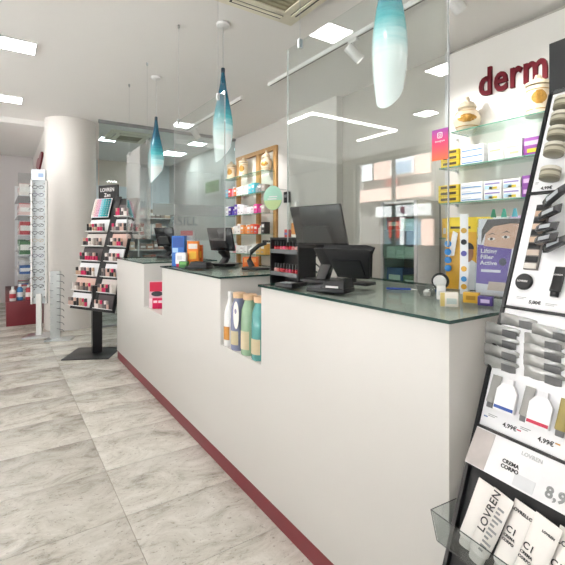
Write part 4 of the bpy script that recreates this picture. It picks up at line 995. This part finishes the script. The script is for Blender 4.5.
def ring(cx_, cy_, r0, r1, n, sq):
    q = MB(); V = []; Fc = []
    for i in range(n):
        a = 2*math.pi*(i+.5)/n; k_ = 1/max(abs(math.cos(a)), abs(math.sin(a)))**sq
        for r in (r0, r1): V.append((cx_+r*k_*math.cos(a), cy_+r*k_*math.sin(a), .0008))
    for i in range(n): j = (i+1) % n; Fc.append((2*i, 2*i+1, 2*j+1, 2*j))
    q.add(V, Fc, M_paint, kf); return q
ring(cxk, cyk, .0075, .0092, 24, .8).build('logo_outline', sks); ring(cxk, cyk, .0032, .0045, 16, 0).build('logo_lens', sks)
MB().slab([(cxk+.0052+.001*math.cos(a), cyk+.0052+.001*math.sin(a)) for a in (0, 1.05, 2.1, 3.14, 4.2, 5.2)], .0007, .0009, M_paint, kf).build('logo_dot', sks)
text(sks, 'Instagram', .0085, kf, cxk, cyk-.021, .0006, M_paint, align='CENTER', depth=.0001)

# ================================================================ glass shelves with jars and cartons (right)
SX0, SX1 = 3.05, 3.298
shelf_z = [2.147, 1.866, 1.573, 1.285]
yL = onx(437, 204, SX0).y; yTop = onx(451, 132, SX0).y
for k, z in enumerate(shelf_z):
    yl = yTop if k == 0 else yL-.02
    t = thing('glass_shelf', (3.17, (yl+.2)/2, z-.008), 'clear green-edged glass shelf on the white wall, %s from top' % ORD[k], 'shelf', 'glass shelves on the white wall')
    m_ = MB(); zb_ = z-.008
    m_.quad((SX0, .2, z), (SX1, .2, z), (SX1, yl, z), (SX0, yl, z), M_shelf); m_.quad((SX0, yl, zb_), (SX1, yl, zb_), (SX1, .2, zb_), (SX0, .2, zb_), M_shelf)
    m_.build('sheet', t)
    q = MB(); q.box(SX0-.001, SX0+.001, .2, yl, zb_, z, M_edgel); q.build('front_edge', t); q = MB(); q.box(SX0+.001, SX1, yl, yl+.002, zb_, z, M_edgel); q.build('side_edge', t)
    for yy in (2.2, 1.2, .3): MB().box(SX1-.03, SX1+.001, yy-.008, yy+.008, zb_-.012, zb_-.0005, M_alu).build('bracket', t)
def sy(u, X=SX0): return onx(u, 200, X).y
M_cream = mat('cream_ceramic', '#ecdcc0', .25, var=.05)
M_gold = mat('gold_decor', '#b98a3e', .3, metal=.4, var=.5, scale=70)
def jar(x, y, z, h, r, label, cyl=False):
    f_ = Frame((x, y, z)); t = thing('apothecary_jar', f_.o, label, 'jar', 'painted apothecary jars')
    if cyl: pr_ = [(r*.9, 0), (r*.95, .01), (r*.82, h*.2), (r*.80, h*.5), (r*.85, h*.62), (r*.9, h*.70), (r*.6, h*.74)]
    else: pr_ = [(r*.62, 0), (r*.68, .01), (r*.8, h*.10), (r, h*.28), (r*1.0, h*.38), (r*.82, h*.55), (r*.55, h*.64), (r*.6, h*.67)]
    jb = MB().lathe(pr_, M_cream, f_, n=28).build('body', t)
    hl = pr_[-1][1]
    MB().lathe([(r*.68, hl+.001), (r*.70, hl+.012), (r*.5, h*.82), (r*.2, h*.88), (r*.2, h*.93), (r*.14, h), (0, h*1.01)] if not cyl else [(r*.9, hl+.001), (r*.92, hl+.02), (r*.7, h*.84), (r*.3, h*.92), (r*.2, h), (0, h*1.01)], M_cream, f_, n=24).build('lid', t)
    V = []; n = 10; zs = (.22, .45) if not cyl else (.25, .58)
    def rad(hh):
        for (ra_, ha), (rb, hb2) in zip(pr_, pr_[1:]):
            if ha <= hh <= hb2: return ra_+(rb-ra_)*(hh-ha)/max(1e-6, hb2-ha)
        return r
    m_ = MB(); rows_ = 5
    for j in range(rows_+1):
        hh = h*(zs[0]+(zs[1]-zs[0])*j/rows_)
        wv = .75*math.sin(math.pi*(j+.6)/(rows_+1.2))
        for i in range(n+1):
            a = math.pi*1.18-wv+2*wv*i/n; V.append((rad(hh)*1.012*math.cos(a), rad(hh)*1.012*math.sin(a), hh))
    m_.add(V, [(j*(n+1)+i, j*(n+1)+i+1, (j+1)*(n+1)+i+1, (j+1)*(n+1)+i) for j in range(rows_) for i in range(n)], M_gold, f_, True); m_.build('gold_cartouche', jb)
    for hh in ((.12, .6) if cyl else (.12, .55)):
        MB().lathe([(rad(h*hh)*1.008, h*hh), (rad(h*hh+.006)*1.01, h*hh+.006)], M_gold, f_, n=24, cap=False).build('gold_band', jb)
    return t
jar(3.17, sy(467, 3.17), shelf_z[0]+.001, .29, .105, 'round cream apothecary jar with gold decoration on the top glass shelf')
jar(3.16, sy(538, 3.16), shelf_z[0]+.001, .29, .088, 'cylindrical cream apothecary jar with gold decoration beside the black stand', True)
def stack(u0, u1, zk, n, h, base, prints, label, name='medicine_carton', dp=.12, x=None):
    ya, yb = sy(u0), sy(u1); wd = abs(ya-yb)-.004
    for i in range(n):
        lab_ = label if n == 1 else label + ', ' + (['bottom', 'middle', 'top', 'upper'][i] if n == 3 else ['bottom', 'top'][i])+' of its stack'
        carton(name, SX0+.01+dp/2, (ya+yb)/2, shelf_z[zk]+.001+i*(h+.0008), wd, dp, h, FY, base, lab_, prints, group='cartons on the glass shelves')
yel = [(.0, 1, .0, .25, '#d9b92a'), (.12, .88, .35, .8, '#5a4a2c')]
blu = [(.06, .94, .16, .30, '#3f8fd0'), (.06, .5, .5, .62, '#cfd6da')]
pas = [(.05, .9, .62, .78, '#9a8fc4'), (.05, .5, .12, .5, '#b7d8ea'), (.3, .75, .1, .35, '#e6d24a')]
stack(440, 458, 1, 3, .046, '#e8cc35', yel, 'yellow carton with dark print on the second glass shelf')
stack(459.5, 483, 1, 3, .047, '#f1f2f2', blu, 'white carton with blue stripe on the second glass shelf')
stack(487, 503, 1, 1, .13, '#f0efec', [(.1, .8, .5, .6, '#e3dc9c'), (.1, .7, .2, .28, '#d8dcdf')], 'plain white carton, left of a pair on the second glass shelf')
stack(503.5, 521.5, 1, 1, .13, '#f0efec', [(.1, .8, .55, .65, '#d8e3c4'), (.3, .8, .2, .32, '#eadf9a')], 'plain white carton, right of a pair on the second glass shelf')
stack(522.5, 541, 1, 1, .12, '#9a4fa6', [(.05, .95, .55, .8, '#e6c9e6'), (.2, .8, .12, .35, '#e8d23f')], 'purple carton on the second glass shelf')
stack(437.5, 458, 2, 3, .048, '#e8cc35', yel, 'yellow carton with dark print on the third glass shelf')
stack(459.5, 482, 2, 3, .048, '#f1f2f2', blu, 'white carton with blue stripe on the third glass shelf')
stack(483, 501, 2, 2, .070, '#f0f0ef', pas, 'white carton with pastel swirl, left column on the third shelf')
stack(502, 520, 2, 2, .070, '#f0f0ef', pas, 'white carton with pastel swirl, right column on the third shelf')
stack(521, 536, 2, 2, .075, '#8a4aa0', [(.1, .9, .3, .7, '#d8b8dc')], 'purple carton on the third glass shelf')
for i in range(5):
    stack(441+i*17, 456+i*17, 3, 1, .16, ('#e3b23a', '#f1f1f0', '#e8cc35', '#f0efec', '#d8b8dc')[i], [(.1, .9, .2, .5, '#d0d4d8')], 'tall carton on the lowest glass shelf, %s from left' % ORD[i])
# glass-door cabinet in the grey wall behind the near counter
ca = onx(400, 250, 3.30); cb2 = onx(436.5, 250, 3.30)
gy0, gy1 = cb2.y, ca.y
gc = thing('glass_door_cabinet', (3.2, (gy0+gy1)/2, 0), 'tall glass-door cabinet with shelves against the grey wall', 'cabinet')
MD = mat('cabinet_dark', '#5d6560', .5); zT_ = 1.62
MB().box(3.345, 3.357, gy0, gy1, .02, zT_, MD).build('back_panel', gc)
for yy in (gy0, gy1-.014): MB().box(3.04, 3.344, yy, yy+.014, .02, zT_, M_paint).build('side_panel', gc)
MB().box(3.04, 3.344, gy0+.015, gy1-.015, .02, .08, MD).build('bottom', gc); MB().box(3.04, 3.344, gy0+.015, gy1-.015, zT_-.02, zT_, M_paint).build('top', gc)
cz = [.081, .45, .84, 1.10, 1.36]
for z in cz[1:]: MB().box(3.06, 3.344, gy0+.015, gy1-.015, z-.01, z-.001, mat('cab_shelf', '#b9bdb8', .4)).build('shelf', gc)
MB().box(3.028, 3.034, gy0+.03, gy1-.03, .05, zT_-.03, M_shelf).build('door_glass', gc)
m_ = MB(); m_.box(3.024, 3.038, gy0, gy0+.03, .02, zT_, M_alu).build('door_stile', gc); MB().box(3.024, 3.038, gy1-.03, gy1, .02, zT_, M_alu).build('door_stile', gc)
MB().box(3.010, 3.023, gy1-.05, gy1-.04, .9, 1.1, M_alu).build('door_handle', gc)
cw = (gy1-gy0-.05)
for k, (z, items) in enumerate(((.84, (('#2b4a86', .16, .55), ('#4d6a4a', .10, .40))), (1.10, (('#d9dcd8', .10, .30), ('#c9cfca', .11, .30), ('#d2d6d0', .10, .30))), (1.36, (('#b4433c', .12, .5), ('#c9cfca', .10, .4))), (.45, (('#2b4a86', .2, .5), ('#3a5a90', .2, .45))))):
    y = gy1-.025
    for i, (h, hh, fw_) in enumerate(items):
        wd = cw*fw_*.95
        carton('storage_box', 3.16, y-wd/2, z, wd, .16, hh, FY, h, 'box in the glass-door cabinet, %s shelf from bottom, %s from left' % (ORD[[.45, .84, 1.10, 1.36].index(z)], ORD[i]), [(.15, .85, .3, .6, '#e3e5e3')], group='boxes in the glass-door cabinet')
        y -= wd+.004

# ================================================================ wooden rack on the far right wall
RX = 3.24
rk2 = thing('wooden_rack', (3.24, 5.7, .8), 'pale oak wall rack with glass shelves behind the middle counter', 'rack')
def ry(u): return onx(u, 200, RX).y
ys = [5.06, ry(257.5), 6.20]
zb0, zt0 = .86, onx(279, 150, RX).z+.03
for y in ys: MB().box(RX+.002, 3.298, y-.03, y+.05, zb0, zt0, M_wood).build('upright', rk2)
MB().box(RX, 3.298, 5.03, ys[-1]+.06, zt0+.001, zt0+.06, M_wood).build('top_rail', rk2)
MB().box(RX-.12, 3.298, 5.03, ys[-1]+.06, zb0-.06, zb0-.001, M_wood).build('bottom_board', rk2)
MB().box(3.288, 3.298, 5.12, ys[-1], zb0+.02, zt0-.02, mat('rack_back', '#e9e4da', .5)).build('back_panel', rk2)
wz = [1.03, 1.33, 1.63, 1.93, 2.23]
for z in wz:
    MB().box(RX-.18, RX-.001, 5.06, 6.38, z-.008, z, M_shelf).build('glass_shelf', rk2); MB().box(RX-.182, RX-.1802, 5.06, 6.38, z-.008, z, M_edgel).build('shelf_edge', rk2)
for k, (u, lab_, cyl) in enumerate(((230.5, 'painted apothecary jar, leftmost on the wooden rack', True), (244, 'painted apothecary jar in the middle of the wooden rack', True), (267, 'slender cream apothecary jar with pointed lid on the wooden rack', False))):
    yy = min((6.29, 6.0, 9)[k], onx(u, 170, RX-.06).y)
    jar(RX-.07, yy, 2.231, .30, .085, lab_, cyl)
rowc = [(1.93, ['#6fb7cf', '#d9474f', '#e58a9a', '#e8772e', '#f1efec', '#f4f2ef', '#efe9e4', '#f1efec', '#5fbccb', '#58b4c4', '#9fb3b8', '#8a8f8c', '#b6aaa0']),
        (1.63, ['#eef0f2', '#5a3f9e', '#4a3f9e', '#6a4fae', '#f1e9ee', '#f3eef0', '#efe6ea', '#f3eef0', '#f1e4ec', '#e03f93', '#e2489a', '#c9b9b0']),
        (1.33, ['#f1efec', '#f2c48a', '#f4e9dc', '#f4f1ec', '#f1ece6', '#f0a05a', '#ee8f4c', '#ef9a5c', '#e8703f', '#d9453a', '#f4e2d4', '#3a3434']),
        (1.03, ['#f1eceb', '#eee6e6', '#e9a9b0', '#f2efec', '#f4f2ef', '#f1efec', '#f2efec', '#eceae6', '#e6c37a', '#dfae58'])]
rn = {1.93: 'upper', 1.63: 'second', 1.33: 'third', 1.03: 'lowest'}
rng = random.Random(11)
for z, cs in rowc:
    n = len(cs); wd = 1.26/n
    for i, h in enumerate(cs):
        y = 6.36-wd*(i+.5); hh = rng.uniform(.10, .17)
        if i % 4 == 2:
            f_ = Frame((RX-.11, y, z+.001)); t = thing('lotion_bottle', f_.o, 'small bottle on the %s shelf of the wooden rack, %s from left' % (rn[z], ORD[i]), 'bottle', 'goods on the wooden rack')
            r = wd*.38
            MB().lathe([(r*.95, 0), (r, .004), (r, hh*.68), (r*.4, hh*.8)], col(h), f_, n=12).build('body', t); MB().lathe([(r*.45, hh*.805), (r*.42, hh)], M_paint, f_, n=10).build('cap', t)
        else:
            carton('product_carton', RX-.10, y, z+.001, wd-.008, .09, hh, FY, h, 'carton on the %s shelf of the wooden rack, %s from left' % (rn[z], ORD[i]), [(.15, .85, .55, .8, '#f4f2ee' if i % 2 else '#cfc7c4'), (.2, .7, .2, .3, '#b9b0b4')], group='goods on the wooden rack')
# round mint sign and black box on the pillar
f_ = Frame(onx(273, 198, 3.03), (.45, -.89, 0), (0, 0, 1))
sg = thing('round_sign', f_.p(0, -.16), 'round mint green hanging sign at the pillar edge', 'sign')
MB().slab([(.145*math.cos(a*math.pi/16), .165*math.sin(a*math.pi/16)) for a in range(32)], 0, .006, mat('mint_card', '#a9d9c4', .5), f_).build('disc', sg)
MB().slab([(.14*math.cos(a*math.pi/16), .16*math.sin(a*math.pi/16)) for a in range(17, 32)], .0061, .0075, mat('lime_card', '#c5dca0', .5), f_).build('lower_field', sg)
MB().box(-.08, .06, -.02, -.005, .0076, .0085, M_paint, f_).box(-.06, .07, .01, .025, .0076, .0085, M_paint, f_).build('script_print', sg)
MB().tube([f_.p(.02, .12, -.004), Vector((3.268, f_.p(.02, .12).y, f_.p(.02, .12).z))], .005, M_alu).build('bracket', sg)
f_ = Frame(onx(288.5, 197, 3.269), (0, -1, 0), (0, 0, 1))
bk = thing('black_sensor', f_.o, 'small black box on the white pillar beside the mint sign', 'sensor')
MB().box(-.05, .05, -.08, .07, 0.0005, .05, M_black, f_).build('body', bk, .006); MB().box(-.03, .03, -.01, .03, .0502, .054, M_grey, f_).build('lens', bk)

# ================================================================ back office seen through the partition
op = thing('wall_poster', (1.75, Y1-.03, 1.9), 'cream notice with dark rule on the back office wall', 'poster')
q0 = ony(98, 185, Y1-.05); q1 = ony(128, 147, Y1-.05)
of = Frame((0, Y1-.024, 0), (1, 0, 0), (0, 0, 1))
MB().box(q0.x, q1.x, q0.z, q1.z, 0, .01, mat('notice_cream', '#e9ddd0', .6), of).build('sheet', op)
MB().box(q0.x+.15, q1.x-.1, q1.z-.22, q1.z-.16, .0102, .014, col('#6a5a50'), of).build('rule', op)
q0 = onx(204, 194, 3.29); q1 = onx(221, 178, 3.29)
of2 = Frame((3.299, 0, 0), (0, -1, 0), (0, 0, 1)); hz0, hz1 = onx(212, 195, 3.29).z, onx(212, 178, 3.29).z
op2 = thing('wall_picture', (3.29, (q0.y+q1.y)/2, hz0), 'small framed green and pink picture on the back office side wall', 'picture')
MB().box(-q0.y, -q1.y, hz0, hz1, 0.001, .012, mat('picture_paper', '#efe9e4', .6), of2).build('sheet', op2)
MB().box(-q0.y+.08, -q1.y-.08, hz0+.05, hz1-.06, .0122, .014, mat('picture_print', '#9fb58a', .6, var=.5, scale=8), of2).build('print', op2)
osx = 2.0
osh = thing('office_shelving', (2.6, 9.4, 0), 'white open shelving in the back office', 'shelving')
for x in (1.70, 2.48, 3.26): MB().box(x-.012, x+.012, 9.36, Y1-.03, .001, 1.75, M_paint).build('side_panel', osh)
oz = [.3, .65, 1.0, 1.35, 1.7]
for z in oz:
    for a, b_ in ((1.713, 2.467), (2.493, 3.247)): MB().box(a, b_, 9.36, Y1-.03, z-.018, z, M_paint).build('shelf', osh)
rng = random.Random(5)
for zi, z in enumerate(oz):
    i = 0
    for a, b_ in ((1.73, 2.45), (2.51, 3.23)):
        x = a
        while x < b_-.12 and i < 15:
            wd = rng.uniform(.09, .17); hh = rng.uniform(.12, .26)
            carton('storage_box', x+wd/2, 9.52, z+.001, wd-.01, .2, hh, 0, rng.choice(['#d9cfc4', '#b98f7a', '#e6e1db', '#a9b7b4', '#c9b49a', '#8f7f78', '#dfe4e4', '#c47f76']), 'box on the back office shelving, %s shelf from bottom, %s from left' % (ORD[zi], ORD[i]), [(.15, .85, .3, .6, '#f0ece6')], group='boxes on the office shelving')
            x += wd; i += 1
